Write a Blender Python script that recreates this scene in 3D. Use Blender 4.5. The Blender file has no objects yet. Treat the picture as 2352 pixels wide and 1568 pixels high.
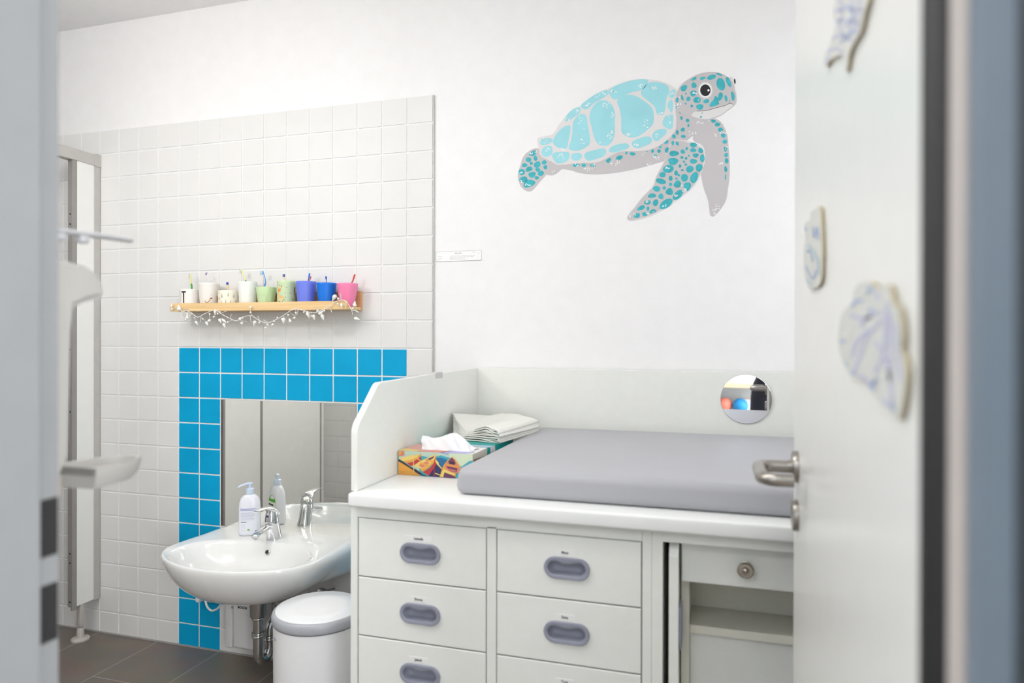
import bpy, bmesh, math, random
from mathutils import Vector, Matrix
C = bpy.context.scene.collection
SC = bpy.context.scene
PI = math.pi
rnd = random.Random(7)

# ------------------------------------------------------------------ camera
CAM = Vector((0.9636, -2.2268, 1.2223))
YAW, PIT, ROL, FPX = 0.292999, -0.00265, 0.002367, 1568.0
FW = Vector((-math.sin(YAW)*math.cos(PIT), math.cos(YAW)*math.cos(PIT), math.sin(PIT)))
RT0 = Vector((math.cos(YAW), math.sin(YAW), 0)); UP0 = RT0.cross(FW)
RT = math.cos(ROL)*RT0 + math.sin(ROL)*UP0
UP = -math.sin(ROL)*RT0 + math.cos(ROL)*UP0
cd = bpy.data.cameras.new('camera'); cam = bpy.data.objects.new('camera', cd); C.objects.link(cam)
cd.sensor_width = 36; cd.lens = 24.0; cd.clip_start = 0.02
M4 = Matrix((RT, UP, -FW)).transposed().to_4x4(); M4.translation = CAM
cam.matrix_world = M4
cd.dof.use_dof = True; cd.dof.focus_distance = 2.45; cd.dof.aperture_fstop = 2.6
SC.camera = cam
SC.view_settings.view_transform = 'Standard'; SC.view_settings.look = 'None'
SC.view_settings.gamma = 1.0; SC.view_settings.use_curve_mapping = False
SC.view_settings.exposure = -0.07

# ------------------------------------------------------------------ world and lights
w = bpy.data.worlds.new('world'); SC.world = w; w.use_nodes = True
w.node_tree.nodes['Background'].inputs[0].default_value = (0.86, 0.93, 1.0, 1)
w.node_tree.nodes['Background'].inputs[1].default_value = 0.6
def area(name, loc, sx, sy, power, col=(1, 1, 1), rot=(0, 0, 0), spread=PI):
    l = bpy.data.lights.new(name, 'AREA'); l.shape = 'RECTANGLE'; l.size = sx; l.size_y = sy
    l.energy = power; l.color = col; l.spread = spread
    o = bpy.data.objects.new(name, l); o.location = loc; o.rotation_euler = rot; C.objects.link(o); return o
def globe(name, loc, r, power, col):
    l = bpy.data.lights.new(name, 'POINT'); l.shadow_soft_size = r; l.energy = power; l.color = col
    o = bpy.data.objects.new(name, l); o.location = loc; C.objects.link(o); return o
globe('ceiling_lamp_light', (-0.95, -1.52, 2.06), 0.075, 17.0, (1.0, 0.985, 0.965))
area('corridor_lamp_light', (0.2, -3.1, 2.47), 0.9, 0.5, 8.1, (0.95, 0.98, 1.0))
area('ceiling_lamp_light', (0.0, -1.45, 2.475), 1.5, 0.3, 12.0, (1.0, 0.985, 0.965))  # added ceiling fill, tuned for the overall brightness of the room
area('room_window_light', (1.60, -0.50, 1.68), 0.95, 0.72, 4.6, (0.97, 0.985, 1.0), (0, PI/2, 0))
area('corridor_fill_light', (2.33, -3.1, 1.4), 1.8, 1.6, 130, (0.94, 0.97, 1.0), (0, PI/2, 0))  # added side fill through the doorway for basin and lower tiles
area('corridor_fill_light', (1.75, -4.22, 1.4), 1.0, 1.8, 26, (0.94, 0.97, 1.0), (PI/2, 0, 0))  # added fill for the drawer fronts; the end wall has no opening

# ------------------------------------------------------------------ pixel ray helper (2352x1568 frame) on a real plane
def ray(u, v): return FW + RT*((u-1176)/FPX) - UP*((v-784)/FPX)
def at(u, v, y=None, x=None, z=None):
    d = ray(u, v)
    if y is not None: t = (y-CAM.y)/d.y
    elif x is not None: t = (x-CAM.x)/d.x
    else: t = (z-CAM.z)/d.z
    return CAM + d*t
def depth(p): return (Vector(p)-CAM).dot(FW)

# ------------------------------------------------------------------ materials
MATS = {}
def lin(c):
    return tuple(((x/255)/12.92 if x/255 <= 0.04045 else ((x/255+0.055)/1.055)**2.4) for x in c)
def mat(name, rgb, rough=0.5, metal=0.0, noise=0.0, nscale=20.0, bump=0.0, bscale=200.0, trans=0.0, coat=0.0, spec=0.5, ior=1.5, sss=0.0):
    if name in MATS: return MATS[name]
    m = bpy.data.materials.new(name); m.use_nodes = True; nt = m.node_tree; b = nt.nodes['Principled BSDF']
    col = lin(rgb)+(1,)
    b.inputs['Base Color'].default_value = col; b.inputs['Roughness'].default_value = rough
    b.inputs['Metallic'].default_value = metal; b.inputs['IOR'].default_value = ior
    b.inputs['Specular IOR Level'].default_value = spec
    b.inputs['Transmission Weight'].default_value = trans; b.inputs['Coat Weight'].default_value = coat
    if sss: b.inputs['Subsurface Weight'].default_value = sss; b.inputs['Subsurface Radius'].default_value = (.02, .02, .02)
    tc = nt.nodes.new('ShaderNodeTexCoord')
    n = nt.nodes.new('ShaderNodeTexNoise'); n.inputs['Scale'].default_value = nscale; n.inputs['Detail'].default_value = 4
    nt.links.new(tc.outputs['Object'], n.inputs['Vector'])
    r = nt.nodes.new('ShaderNodeValToRGB')
    k = max(noise, 0.012)
    r.color_ramp.elements[0].position = 0.3; r.color_ramp.elements[1].position = 0.7
    r.color_ramp.elements[0].color = tuple(max(0, c*(1-k)) for c in col[:3])+(1,)
    r.color_ramp.elements[1].color = tuple(min(1, c*(1+k)) for c in col[:3])+(1,)
    nt.links.new(n.outputs['Fac'], r.inputs['Fac']); nt.links.new(r.outputs['Color'], b.inputs['Base Color'])
    if bump:
        n2 = nt.nodes.new('ShaderNodeTexNoise'); n2.inputs['Scale'].default_value = bscale; n2.inputs['Detail'].default_value = 3
        nt.links.new(tc.outputs['Object'], n2.inputs['Vector'])
        bp = nt.nodes.new('ShaderNodeBump'); bp.inputs['Strength'].default_value = bump; bp.inputs['Distance'].default_value = 0.001
        nt.links.new(n2.outputs['Fac'], bp.inputs['Height']); nt.links.new(bp.outputs['Normal'], b.inputs['Normal'])
    MATS[name] = m; return m
plaster = mat('plaster', (243, 242, 242), 0.85, bump=0.25, bscale=350, noise=0.008)
ceilm = mat('ceiling_paint', (243, 242, 242), 0.9, bump=0.2, bscale=200)
tile_w = mat('white_tile', (231, 230, 228), 0.5, spec=0.22, noise=0.012, nscale=9, bump=0.06, bscale=25)
tile_b = mat('blue_tile', (0, 166, 217), 0.45, spec=0.22, noise=0.05, nscale=7, bump=0.05, bscale=40)
grout = mat('grout', (236, 237, 236), 0.8, noise=0.03, nscale=60)
laminate = mat('cream_laminate', (236, 237, 231), 0.38, noise=0.01, nscale=40, bump=0.12, bscale=600)
laminate_in = mat('inner_laminate', (232, 229, 214), 0.5, noise=0.015, nscale=40, bump=0.1, bscale=600)
worktopm = mat('worktop_laminate', (240, 241, 239), 0.35, noise=0.01, bump=0.1, bscale=500)
padm = mat('grey_pad_vinyl', (178, 178, 183), 0.5, noise=0.015, nscale=6, bump=0.15, bscale=900)
handlem = mat('grey_handle_plastic', (146, 149, 163), 0.35, noise=0.03)
chrome = mat('chrome', (226, 226, 228), 0.07, 1.0)
pipe_m = mat('pipe_chrome', (190, 190, 188), 0.14, 1.0, noise=0.05)
steel = mat('brushed_steel', (168, 163, 156), 0.32, 1.0, noise=0.06, nscale=80)
nickel = mat('satin_nickel', (176, 170, 160), 0.28, 1.0, noise=0.05)
alu = mat('aluminium', (196, 193, 189), 0.42, 0.25, noise=0.03, nscale=30)
alu_dark = mat('dark_aluminium', (158, 154, 150), 0.45, 0.2, noise=0.05)
panelm = mat('partition_panel', (242, 242, 239), 0.4, noise=0.01)
ceramic = mat('ceramic', (243, 243, 241), 0.09, noise=0.006, coat=0.3)
mirrorm = mat('mirror_silver', (252, 252, 247), 0.015, 1.0)
mirror2 = mat('acrylic_mirror', (240, 240, 242), 0.02, 1.0)
doorm = mat('door_laminate', (233, 233, 229), 0.3, noise=0.01, bump=0.1, bscale=200)
framem = mat('door_frame_paint', (128, 129, 130), 0.35, noise=0.03, nscale=12)
frame_l = mat('frame_lit_edge', (196, 188, 182), 0.4); frame_b = mat('frame_half_shade', (112, 128, 142), 0.4, noise=.03); frame_d = mat('frame_deep_shade', (42, 52, 60), 0.5, noise=.03)  # one grey frame; its lit-to-shaded gradient is painted as three bands
blackrub = mat('black_rubber', (28, 27, 27), 0.6, noise=0.1)
white_pl = mat('white_plastic', (240, 240, 241), 0.3, noise=0.008)
grey_pl = mat('grey_plastic', (176, 178, 184), 0.3, noise=0.02)
black = mat('black_ink', (20, 20, 22), 0.5)
gap_m = mat('shadow_gap_edge', (120, 105, 90), 0.8)
paper = mat('white_paper', (242, 242, 242), 0.8, noise=0.01)
inkgrey = mat('grey_ink', (120, 118, 120), 0.7)
cloth_m = mat('cream_cloth', (236, 235, 228), 0.95, noise=0.03, nscale=120, bump=0.5, bscale=900)
tissue_m = mat('tissue_paper', (246, 246, 248), 0.9, noise=0.01, sss=0.1)

# wood with grain along x
def wood_mat(name, a, b_, axis=0):
    m = bpy.data.materials.new(name); m.use_nodes = True; nt = m.node_tree; b = nt.nodes['Principled BSDF']
    b.inputs['Roughness'].default_value = 0.45
    tc = nt.nodes.new('ShaderNodeTexCoord'); mp = nt.nodes.new('ShaderNodeMapping')
    sc = [60, 60, 160]; sc[axis] = 3; mp.inputs['Scale'].default_value = sc
    n = nt.nodes.new('ShaderNodeTexNoise'); n.inputs['Scale'].default_value = 1; n.inputs['Detail'].default_value = 5
    r = nt.nodes.new('ShaderNodeValToRGB'); r.color_ramp.elements[0].color = lin(a)+(1,); r.color_ramp.elements[1].color = lin(b_)+(1,)
    r.color_ramp.elements[0].position = .3; r.color_ramp.elements[1].position = .7
    nt.links.new(tc.outputs['Object'], mp.inputs[0]); nt.links.new(mp.outputs[0], n.inputs['Vector'])
    nt.links.new(n.outputs['Fac'], r.inputs[0]); nt.links.new(r.outputs[0], b.inputs['Base Color']); return m
pine = wood_mat('pine_wood', (226, 186, 128), (243, 213, 162))
pine2 = wood_mat('birch_wood', (222, 196, 150), (238, 218, 180))
# floor tiles, 0.3 x 0.6 with thin joints
def floor_mat():
    m = bpy.data.materials.new('floor_tile'); m.use_nodes = True; nt = m.node_tree; b = nt.nodes['Principled BSDF']
    b.inputs['Roughness'].default_value = 0.42
    tc = nt.nodes.new('ShaderNodeTexCoord'); mp = nt.nodes.new('ShaderNodeMapping'); mp.inputs['Rotation'].default_value = (0, 0, PI/2)
    mp.inputs['Location'].default_value = (0.0, 0.0, 0)
    br = nt.nodes.new('ShaderNodeTexBrick'); br.inputs['Scale'].default_value = 1; br.offset = 0.5
    br.inputs['Brick Width'].default_value = 0.6; br.inputs['Row Height'].default_value = 0.3
    br.inputs['Mortar Size'].default_value = 0.0016; br.inputs['Mortar Smooth'].default_value = 0.2
    br.inputs['Color1'].default_value = lin((124, 113, 105))+(1,); br.inputs['Color2'].default_value = lin((116, 106, 99))+(1,)
    br.inputs['Mortar'].default_value = lin((170, 166, 160))+(1,)
    n = nt.nodes.new('ShaderNodeTexNoise'); n.inputs['Scale'].default_value = 9; n.inputs['Detail'].default_value = 8
    mx = nt.nodes.new('ShaderNodeMix'); mx.data_type = 'RGBA'; mx.blend_type = 'OVERLAY'; mx.inputs[0].default_value = 0.25
    nt.links.new(tc.outputs['Object'], mp.inputs[0]); nt.links.new(mp.outputs[0], br.inputs['Vector'])
    nt.links.new(tc.outputs['Object'], n.inputs['Vector'])
    nt.links.new(br.outputs['Color'], mx.inputs[6]); nt.links.new(n.outputs['Color'], mx.inputs[7])
    nt.links.new(mx.outputs[2], b.inputs['Base Color']); return m
floorm = floor_mat()

# ------------------------------------------------------------------ mesh helpers
def BM(): return bmesh.new()
def box(bm, a, b, mi=0, bev=0.0, seg=2):
    x0, x1 = sorted((a[0], b[0])); y0, y1 = sorted((a[1], b[1])); z0, z1 = sorted((a[2], b[2]))
    t = bmesh.new()
    vs = [t.verts.new(p) for p in ((x0,y0,z0),(x1,y0,z0),(x1,y1,z0),(x0,y1,z0),(x0,y0,z1),(x1,y0,z1),(x1,y1,z1),(x0,y1,z1))]
    for f in ((0,3,2,1),(4,5,6,7),(0,1,5,4),(1,2,6,5),(2,3,7,6),(3,0,4,7)): t.faces.new([vs[i] for i in f])
    if bev > 0:
        bmesh.ops.bevel(t, geom=t.edges[:], offset=min(bev, 0.49*min(x1-x0, y1-y0, z1-z0)), segments=seg, profile=0.5, affect='EDGES')
    merge(bm, t, mi)
def merge(bm, t, mi=0, mtx=None, keep=False):
    mp = {}
    for v in t.verts: mp[v] = bm.verts.new(mtx @ v.co if mtx else v.co)
    for f in t.faces:
        try:
            g = bm.faces.new([mp[v] for v in f.verts]); g.material_index = f.material_index if keep else mi; g.smooth = f.smooth
        except ValueError: pass
    t.free()
def rings(bm, R, mi=0, cap0=True, cap1=True, smooth=True, closed=True):
    vr = [[bm.verts.new(p) for p in r] for r in R]
    n = len(vr[0])
    for a, b in zip(vr[:-1], vr[1:]):
        for i in range(n if closed else n-1):
            j = (i+1) % n
            f = bm.faces.new((a[i], a[j], b[j], b[i])); f.material_index = mi; f.smooth = smooth
    if cap0: f = bm.faces.new(list(reversed(vr[0]))); f.material_index = mi
    if cap1: f = bm.faces.new(vr[-1]); f.material_index = mi
def lathe(bm, prof, c=(0,0,0), n=32, mi=0, mtx=None, cap0=True, cap1=True, sx=1, sy=1):
    R = []
    for r, z in prof:
        r = max(r, 1e-5)
        ring = [Vector((r*math.cos(2*PI*i/n)*sx, r*math.sin(2*PI*i/n)*sy, z)) for i in range(n)]
        if mtx: ring = [mtx @ p for p in ring]
        R.append([p+Vector(c) for p in ring])
    rings(bm, R, mi, cap0, cap1)
def frames(path):
    path = [Vector(p) for p in path]; out = []; up = None
    for i, p in enumerate(path):
        t = (path[min(i+1, len(path)-1)]-path[max(i-1, 0)]).normalized()
        if up is None:
            up = Vector((0,0,1)) if abs(t.z) < .9 else Vector((1,0,0))
        s = t.cross(up).normalized(); up = s.cross(t).normalized(); out.append((p, s, up))
    return out
def tube(bm, path, r, n=12, mi=0, cap=True, flat=1.0):
    rr = r if isinstance(r, (list, tuple)) else [r]*len(path)
    R = []
    for (p, s, u), q in zip(frames(path), rr):
        R.append([p + s*math.cos(2*PI*i/n)*q + u*math.sin(2*PI*i/n)*q*flat for i in range(n)])
    rings(bm, R, mi, cap, cap)
def cr(pts, k=6, closed=False):
    P = [Vector(p) for p in pts]; n = len(P); out = []
    rng = range(n) if closed else range(n-1)
    for i in rng:
        if closed: a, b, c, d = P[(i-1) % n], P[i], P[(i+1) % n], P[(i+2) % n]
        else: a, b, c, d = P[max(i-1, 0)], P[i], P[i+1], P[min(i+2, n-1)]
        for j in range(k):
            t = j/k
            out.append(0.5*((2*b)+(c-a)*t+(2*a-5*b+4*c-d)*t*t+(3*b-a-3*c+d)*t**3))
    if not closed: out.append(P[-1])
    return out
def sphere(bm, c, r, mi=0, n=12, sc=(1,1,1), mtx=None):
    t = bmesh.new(); bmesh.ops.create_uvsphere(t, u_segments=n, v_segments=max(6, n//2+2), radius=r)
    for v in t.verts:
        v.co = Vector((v.co.x*sc[0], v.co.y*sc[1], v.co.z*sc[2]))
        if mtx: v.co = mtx @ v.co
        v.co += Vector(c)
    for f in t.faces: f.smooth = True
    merge(bm, t, mi)
def prism(bm, pts, off, mi=0, smooth=False, back=True):
    """closed outline (list of Vector) extruded by vector off"""
    off = Vector(off); a = [bm.verts.new(p) for p in pts]; b = [bm.verts.new(Vector(p)+off) for p in pts]
    n = len(a)
    f = bm.faces.new(a); f.material_index = mi
    if back: f = bm.faces.new(list(reversed(b))); f.material_index = mi
    for i in range(n):
        f = bm.faces.new((a[i], b[i], b[(i+1) % n], a[(i+1) % n])); f.material_index = mi; f.smooth = smooth
def flat(bm, pts, mi=0):
    f = bm.faces.new([bm.verts.new(p) for p in pts]); f.material_index = mi
def obj(name, bm, mats, parent=None, normals=True, auto=None):
    if normals: bmesh.ops.recalc_face_normals(bm, faces=bm.faces[:])
    me = bpy.data.meshes.new(name); bm.to_mesh(me); bm.free()
    for m in (mats if isinstance(mats, (list, tuple)) else [mats]): me.materials.append(m)
    if auto is not None:
        for p in me.polygons: p.use_smooth = True
        me.set_sharp_from_angle(angle=math.radians(auto))
    o = bpy.data.objects.new(name, me); C.objects.link(o)
    if parent:
        o.parent = parent; o.matrix_parent_inverse = parent_world(parent).inverted()
    return o
def parent_world(p):
    m = Matrix.Translation(p.location) @ p.rotation_euler.to_matrix().to_4x4()
    if p.parent: m = parent_world(p.parent) @ p.matrix_parent_inverse @ m
    return m
def tag(o, label, cat, group=None, kind=None):
    o['label'] = label; o['category'] = cat
    if group: o['group'] = group
    if kind: o['kind'] = kind
    return o
def thing(name, label, cat, loc=(0,0,0), group=None):
    o = bpy.data.objects.new(name, None); C.objects.link(o); o.location = loc; o.empty_display_size = .05
    return tag(o, label, cat, group)
def struct(name, bm, m, parent=None, auto=None):
    o = obj(name, bm, m, parent, auto=auto)
    if not parent: o['kind'] = 'structure'
    return o
def text_bm(bm, s, size, mtx, mi=0, ext=0.0002, bold=0.0):
    cu = bpy.data.curves.new('t', 'FONT'); cu.body = s; cu.size = size; cu.align_x = 'CENTER'; cu.align_y = 'CENTER'; cu.extrude = ext; cu.offset = bold
    cu.resolution_u = 2
    o = bpy.data.objects.new('t', cu); C.objects.link(o)
    bpy.context.view_layer.update()
    me = bpy.data.meshes.new_from_object(o.evaluated_get(bpy.context.evaluated_depsgraph_get()))
    t = bmesh.new(); t.from_mesh(me); bpy.data.objects.remove(o); bpy.data.meshes.remove(me); bpy.data.curves.remove(cu)
    merge(bm, t, mi, mtx)
# matrix: text lies in plane facing -y (x right, z up)
FACE_Y = Matrix(((1,0,0,0),(0,0,-1,0),(0,1,0,0),(0,0,0,1)))
def facey(x, y, z): return Matrix.Translation((x, y, z)) @ FACE_Y

# ================================================================== SETTING
XL, XR, YD, YC = -2.75, 1.62, -1.70, -4.3      # left wall, right wall, door wall (room side), corridor end
HC = 2.531
bm = BM(); box(bm, (XL-.1, YC-.1, -0.1), (2.6, 0.12, 0.0)); struct('floor', bm, floorm)
bm = BM(); box(bm, (XL-.1, YC-.1, HC), (2.6, 0.12, HC+.1)); struct('ceiling', bm, ceilm)
bm = BM(); box(bm, (XL-.1, 0.008, 0), (XR+.1, 0.12, HC)); struct('wall_back', bm, plaster)
bm = BM(); box(bm, (XL-.1, YD-.2, 0), (XL, 0.008, HC)); struct('wall_left', bm, plaster)
bm = BM(); box(bm, (XR, YD, 0), (XR+.1, 0.008, 1.18)); box(bm, (XR, YD, 2.18), (XR+.1, 0.008, HC)); box(bm, (XR, YD, 1.18), (XR+.1, -.88, 2.18)); box(bm, (XR, -.12, 1.18), (XR+.1, 0.008, 2.18)); struct('wall_right', bm, plaster)
# door wall with the opening (room side tiled up to 2.085 m)
JL, JR, DH, YO = 0.300, 1.150, 2.06, -1.93
bm = BM()
box(bm, (XL, YD, 0), (JL, YO, HC)); box(bm, (JR, YD, 0), (XR+.1, YO, HC)); box(bm, (JL, YD, DH), (JR, YO, HC))
struct('wall_front', bm, plaster)
# corridor shell
bm = BM(); box(bm, (-1.6, YC, 0), (-1.5, YO, HC))
struct('wall_corridor_left', bm, plaster)
bm = BM(); box(bm, (2.4, YC, 0), (2.5, YO, 0.45)); box(bm, (2.4, YC, 2.25), (2.5, YO, HC)); box(bm, (2.4, YC, .45), (2.5, -4.0, 2.25)); box(bm, (2.4, -2.2, .45), (2.5, YO, 2.25)); struct('wall_corridor_right', bm, plaster)
bm = BM(); box(bm, (-1.6, YC-.1, 0), (2.5, YC, HC)); struct('wall_corridor_end', bm, mat('pale_blue_paint', (212, 222, 230), .8))
# unseen corridor window, added to let in the side fill light
bm = BM()
for y0, y1 in ((-4.0, -3.95), (-3.12, -3.08), (-2.25, -2.2)): box(bm, (2.42, y0, .45), (2.48, y1, 2.25))
for z0 in (.45, 2.2): box(bm, (2.42, -4.0, z0), (2.48, -2.2, z0+.05))
wn = struct('fill_window_1', bm, white_pl)
gm = mat('window_glass', (250, 250, 250), 0.02, trans=1.0, ior=1.02)
bm = BM()
for y0, y1 in ((-.88, -.84), (-.16, -.12)): box(bm, (XR+.03, y0, 1.18), (XR+.07, y1, 2.18))
for z0 in (1.18, 2.14): box(bm, (XR+.03, -.88, z0), (XR+.07, -.12, z0+.04))
w2 = struct('window_2', bm, white_pl)
bm = BM(); box(bm, (XR+.048, -.84, 1.22), (XR+.052, -.16, 2.14)); obj('pane', bm, gm, w2)
gm = mat('window_glass', (250, 250, 250), 0.02, trans=1.0, ior=1.02)
_f = BM()
for x0, x1 in ((1.18, 1.23), (1.72, 1.76), (2.27, 2.32)): box(_f, (x0, YC+.003, .45), (x1, YC+.05, 2.35))
for z0 in (.45, 2.30): box(_f, (1.18, YC+.003, z0), (2.32, YC+.05, z0+.05))
struct('fill_light_frame', _f, white_pl)  # frame added round the fill light, solid wall behind it
bm = BM(); box(bm, (2.448, -3.95, .5), (2.452, -2.25, 2.2)); obj('pane', bm, gm, wn)

# ------------------------------------------------------------------ tiling
def tiling(name, x0, x1, sgn, y, cols, isblue=None, hole=None):
    """cladding made of single bevelled tiles over a grout bed; sgn: direction the face looks (-1 = -y)"""
    bm = BM()
    box(bm, (x0, y+sgn*0.0055, 0), (x1, y, 2.083), 2)
    rows = [(0.004, 0.089)] + [(0.089+.1*k, 0.189+.1*k) for k in range(19)] + [(1.989, 2.085)]
    g = 0.0029
    for (a, b) in cols:
        for ri, (z0, z1) in enumerate(rows):
            if hole and hole(a, b, z0, z1): continue
            blue = isblue(a, b, z0) if isblue else False
            box(bm, (a+g, y, z0+(g if ri else 0)), (b-g, y+sgn*0.008, z1-(g if ri < 20 else 0)), 1 if blue else 0, 0.0013, 2)
    o = obj(name, bm, [tile_w, tile_b, grout]); o['kind'] = 'structure'; return o
def blue_fn(a, b, z0):
    xc = (a+b)/2
    if not (-1.1 < xc < -0.1): return False
    if z0 > 1.17: return False
    if 0.98 < z0: return True
    return (xc < -0.9) or (xc > -0.3)
cols = [(-0.1*(k+1), -0.1*k) for k in range(27)]
t = tiling('wall_back_tiling', -2.7, 0.0, -1, 0.008, cols, blue_fn,
           hole=lambda a, b, z0, z1: (a > -0.901 and b < -0.299 and z0 > .51 and z1 < .99))
cols2 = [(0.30-0.1*(k+1), 0.30-0.1*k) for k in range(30)]
tiling('wall_front_tiling', -2.7, 0.235, 1, YD, [c for c in cols2 if c[1] < 0.21])
bm = BM(); box(bm, (-0.0005, -0.0015, 0), (0.002, 0.008, 2.085), 0, .0005); struct('trim_1', bm, alu)
# grey silicone joint on the floor line
bm = BM(); box(bm, (-2.7, -0.006, 0), (0.15, 0.004, 0.005)); struct('trim_2', bm, mat('silicone', (165, 163, 160), .5))

# ------------------------------------------------------------------ door frame (steel) and door
def jamb_left():
    bm = BM()
    # profile in x,y extruded in z; faces +x
    P = [(0.200, -1.692), (0.3174, -1.692), (0.3174, -1.7185), (0.321, -1.7196), (0.328, -1.7196), (0.330, -1.722), (0.330, -1.925), (0.327, -1.932),
         (0.235, -1.937), (0.235, -1.930), (0.300, -1.930), (0.300, -1.70), (0.200, -1.70)]
    prism(bm, [Vector((x, y, 0)) for x, y in P], (0, 0, DH+.02)); return bm
bm = jamb_left()
jl = struct('trim_3', bm, framem)
bm = BM()
for zc in (1.032, 0.9455):
    box(bm, (0.3168, -1.7190, zc-.029), (0.3192, -1.6935, zc+.029), 0, .001)
obj('strike_opening', bm, blackrub, jl)
bm = BM(); box(bm, (.3174, -1.7196, .0), (.3215, -1.7150, DH), 0, .001); obj('gasket', bm, mat('grey_gasket', (120, 126, 130), .6), jl)
bm = BM()
P = [(1.265, -1.692), (1.150, -1.692), (1.150, -1.752), (1.102, -1.752), (1.0935, -1.790), (1.110, -1.81), (1.110, -1.925), (1.13, -1.93), (1.150, -1.930), (1.150, -1.70), (1.265, -1.70)]
prism(bm, [Vector((x, y, 0)) for x, y in reversed(P)], (0, 0, DH+.02)); jr = struct('trim_4', bm, framem)
bm = BM(); prism(bm, [Vector((x, y, 0)) for x, y in ((1.104, -1.794), (1.087, -1.796), (1.0835, -1.803), (1.0835, -1.812), (1.086, -1.820), (1.104, -1.8205))], (0, 0, DH)); jr2 = obj('lit_edge_bead', bm, frame_l, jr)  # bright, middle and dark strips carry the painted light falloff of the frame
bm = BM(); prism(bm, [Vector((x, y, 0)) for x, y in ((1.109, -1.8207), (1.0875, -1.8207), (1.0885, -1.835), (1.0915, -1.852), (1.0935, -1.862), (1.109, -1.862))], (0, 0, DH)); obj('half_shade_strip', bm, frame_b, jr)
bm = BM(); prism(bm, [Vector((x, y, 0)) for x, y in ((1.1095, -1.8623), (1.0938, -1.8623), (1.0955, -1.875), (1.0955, -1.925), (1.099, -1.932), (1.215, -1.938), (1.215, -1.9305), (1.1095, -1.9305))], (0, 0, DH)); obj('shaded_architrave', bm, frame_d, jr)
bm = BM(); tube(bm, [(1.0945, -1.7745, 0.0), (1.0945, -1.7745, DH)], 0.0172, 16); obj('gasket', bm, blackrub, jr)
bm = BM(); box(bm, (.2, -1.692, DH), (1.265, -1.937, DH+.05)); struct('trim_5', bm, framem)

XD = 1.092; YE, YH = -0.936, -1.750
bm = BM(); box(bm, (XD, YH, 0.012), (XD+.04, YE, 2.03), 0, .0015)
door = struct('door_1', bm, doorm)
zc = 1.0115; yr = -0.9975
bm = BM()
rotx = Matrix.Rotation(-PI/2, 4, 'Y')   # local z -> -x
def lx(bm, prof, y, z, **k): lathe(bm, prof, (XD, y, z), mtx=rotx, **k)
lx(bm, [(0.0265, 0), (0.0265, .006), (0.025, .009), (0.011, .0095), (0.0105, .016)], yr, zc)
zl = zc-.001
r0 = .022; xg = XD-.0625
pth = [(XD-.009, yr, zl), (XD-.025, yr, zl)]
for k in range(7): a_ = PI/2*k/6; pth.append((xg+r0-r0*math.sin(a_), yr-r0+r0*math.cos(a_), zl))
for k in range(7): a_ = PI/2*k/6; pth.append((xg+r0-r0*math.cos(a_), yr-.121+r0-r0*math.sin(a_), zl))
pth.append((XD-.018, yr-.121, zl))
tube(bm, cr(pth, 3), 0.0103, 24)
obj('lever_handle', bm, steel, door, auto=40)
bm = BM(); lx(bm, [(0.0265, 0), (0.0265, .006), (0.025, .009), (0.012, .0095), (0.0118, .004)], yr, zc-.081)
obj('keyhole_rose', bm, steel, door, auto=40)
bm = BM(); box(bm, (XD-.0095, yr-.0045, zc-.097), (XD-.002, yr+.0045, zc-.072), 0, .002); obj('cylinder_lock', bm, nickel, door)
bm = BM(); box(bm, (XD+.010, YE-.001, zc-.16), (XD+.030, YE+.0015, zc+.07)); box(bm, (XD+.014, YE, zc-.010), (XD+.026, YE+.011, zc+.014), 0, .003)
obj('lock_faceplate', bm, nickel, door)
bm = BM(); lathe(bm, [(0.0265, 0), (0.0265, .006), (0.025, .009), (0.0105, .0095), (.0105, .05)], (XD+.04, yr, zc), mtx=Matrix.Rotation(PI/2, 4, 'Y'))
tube(bm, cr([(XD+.085, yr, zc), (XD+.100, yr-.004, zc), (XD+.106, yr-.02, zc), (XD+.106, yr-.118, zc)], 5), .0098, 16)
obj('lever_handle', bm, steel, door, auto=40)
# ------------------------------------------------------------------ ceiling lamps (stem and housings round the light sources)
def lamp(x, y, s, lab, z=HC):
    t = thing('ceiling_lamp', lab, 'lamp', (x, y, z))
    bm = BM(); box(bm, (x-s/2-.02, y-s/2-.02, z-.05), (x+s/2+.02, y+s/2+.02, z), 0, .004); obj('housing', bm, white_pl, t)
gt = thing('ceiling_lamp', 'round opal pendant lamp near the cubicle', 'lamp', (-.95, -1.52, HC))
bm = BM(); tube(bm, [(-.95, -1.52, HC), (-.95, -1.52, 2.19)], .006, 10); lathe(bm, [(.05, HC-.02), (.05, HC)], (-.95, -1.52, 0)); obj('stem', bm, white_pl, gt)
t = thing('ceiling_lamp', 'added long narrow white fill lamp on the ceiling above the room entrance', 'lamp', (0, -1.45, HC))
bm = BM(); box(bm, (-.77, -1.62, HC-.05), (.77, -1.28, HC), 0, .004); obj('housing', bm, white_pl, t)
t = thing('ceiling_lamp', 'long white ceiling lamp in the corridor', 'lamp', (.2, -3.1, HC))
bm = BM(); box(bm, (-.27, -3.37, HC-.055), (.67, -2.83, HC), 0, .004); obj('housing', bm, white_pl, t)
#@@PART2
# ================================================================== CHANGING TABLE
ZW, YF = 0.875, -0.835           # worktop height, cabinet front plane
X0, XP, XU, XE = 0.1585, 0.1755, 0.838, 1.50
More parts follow.
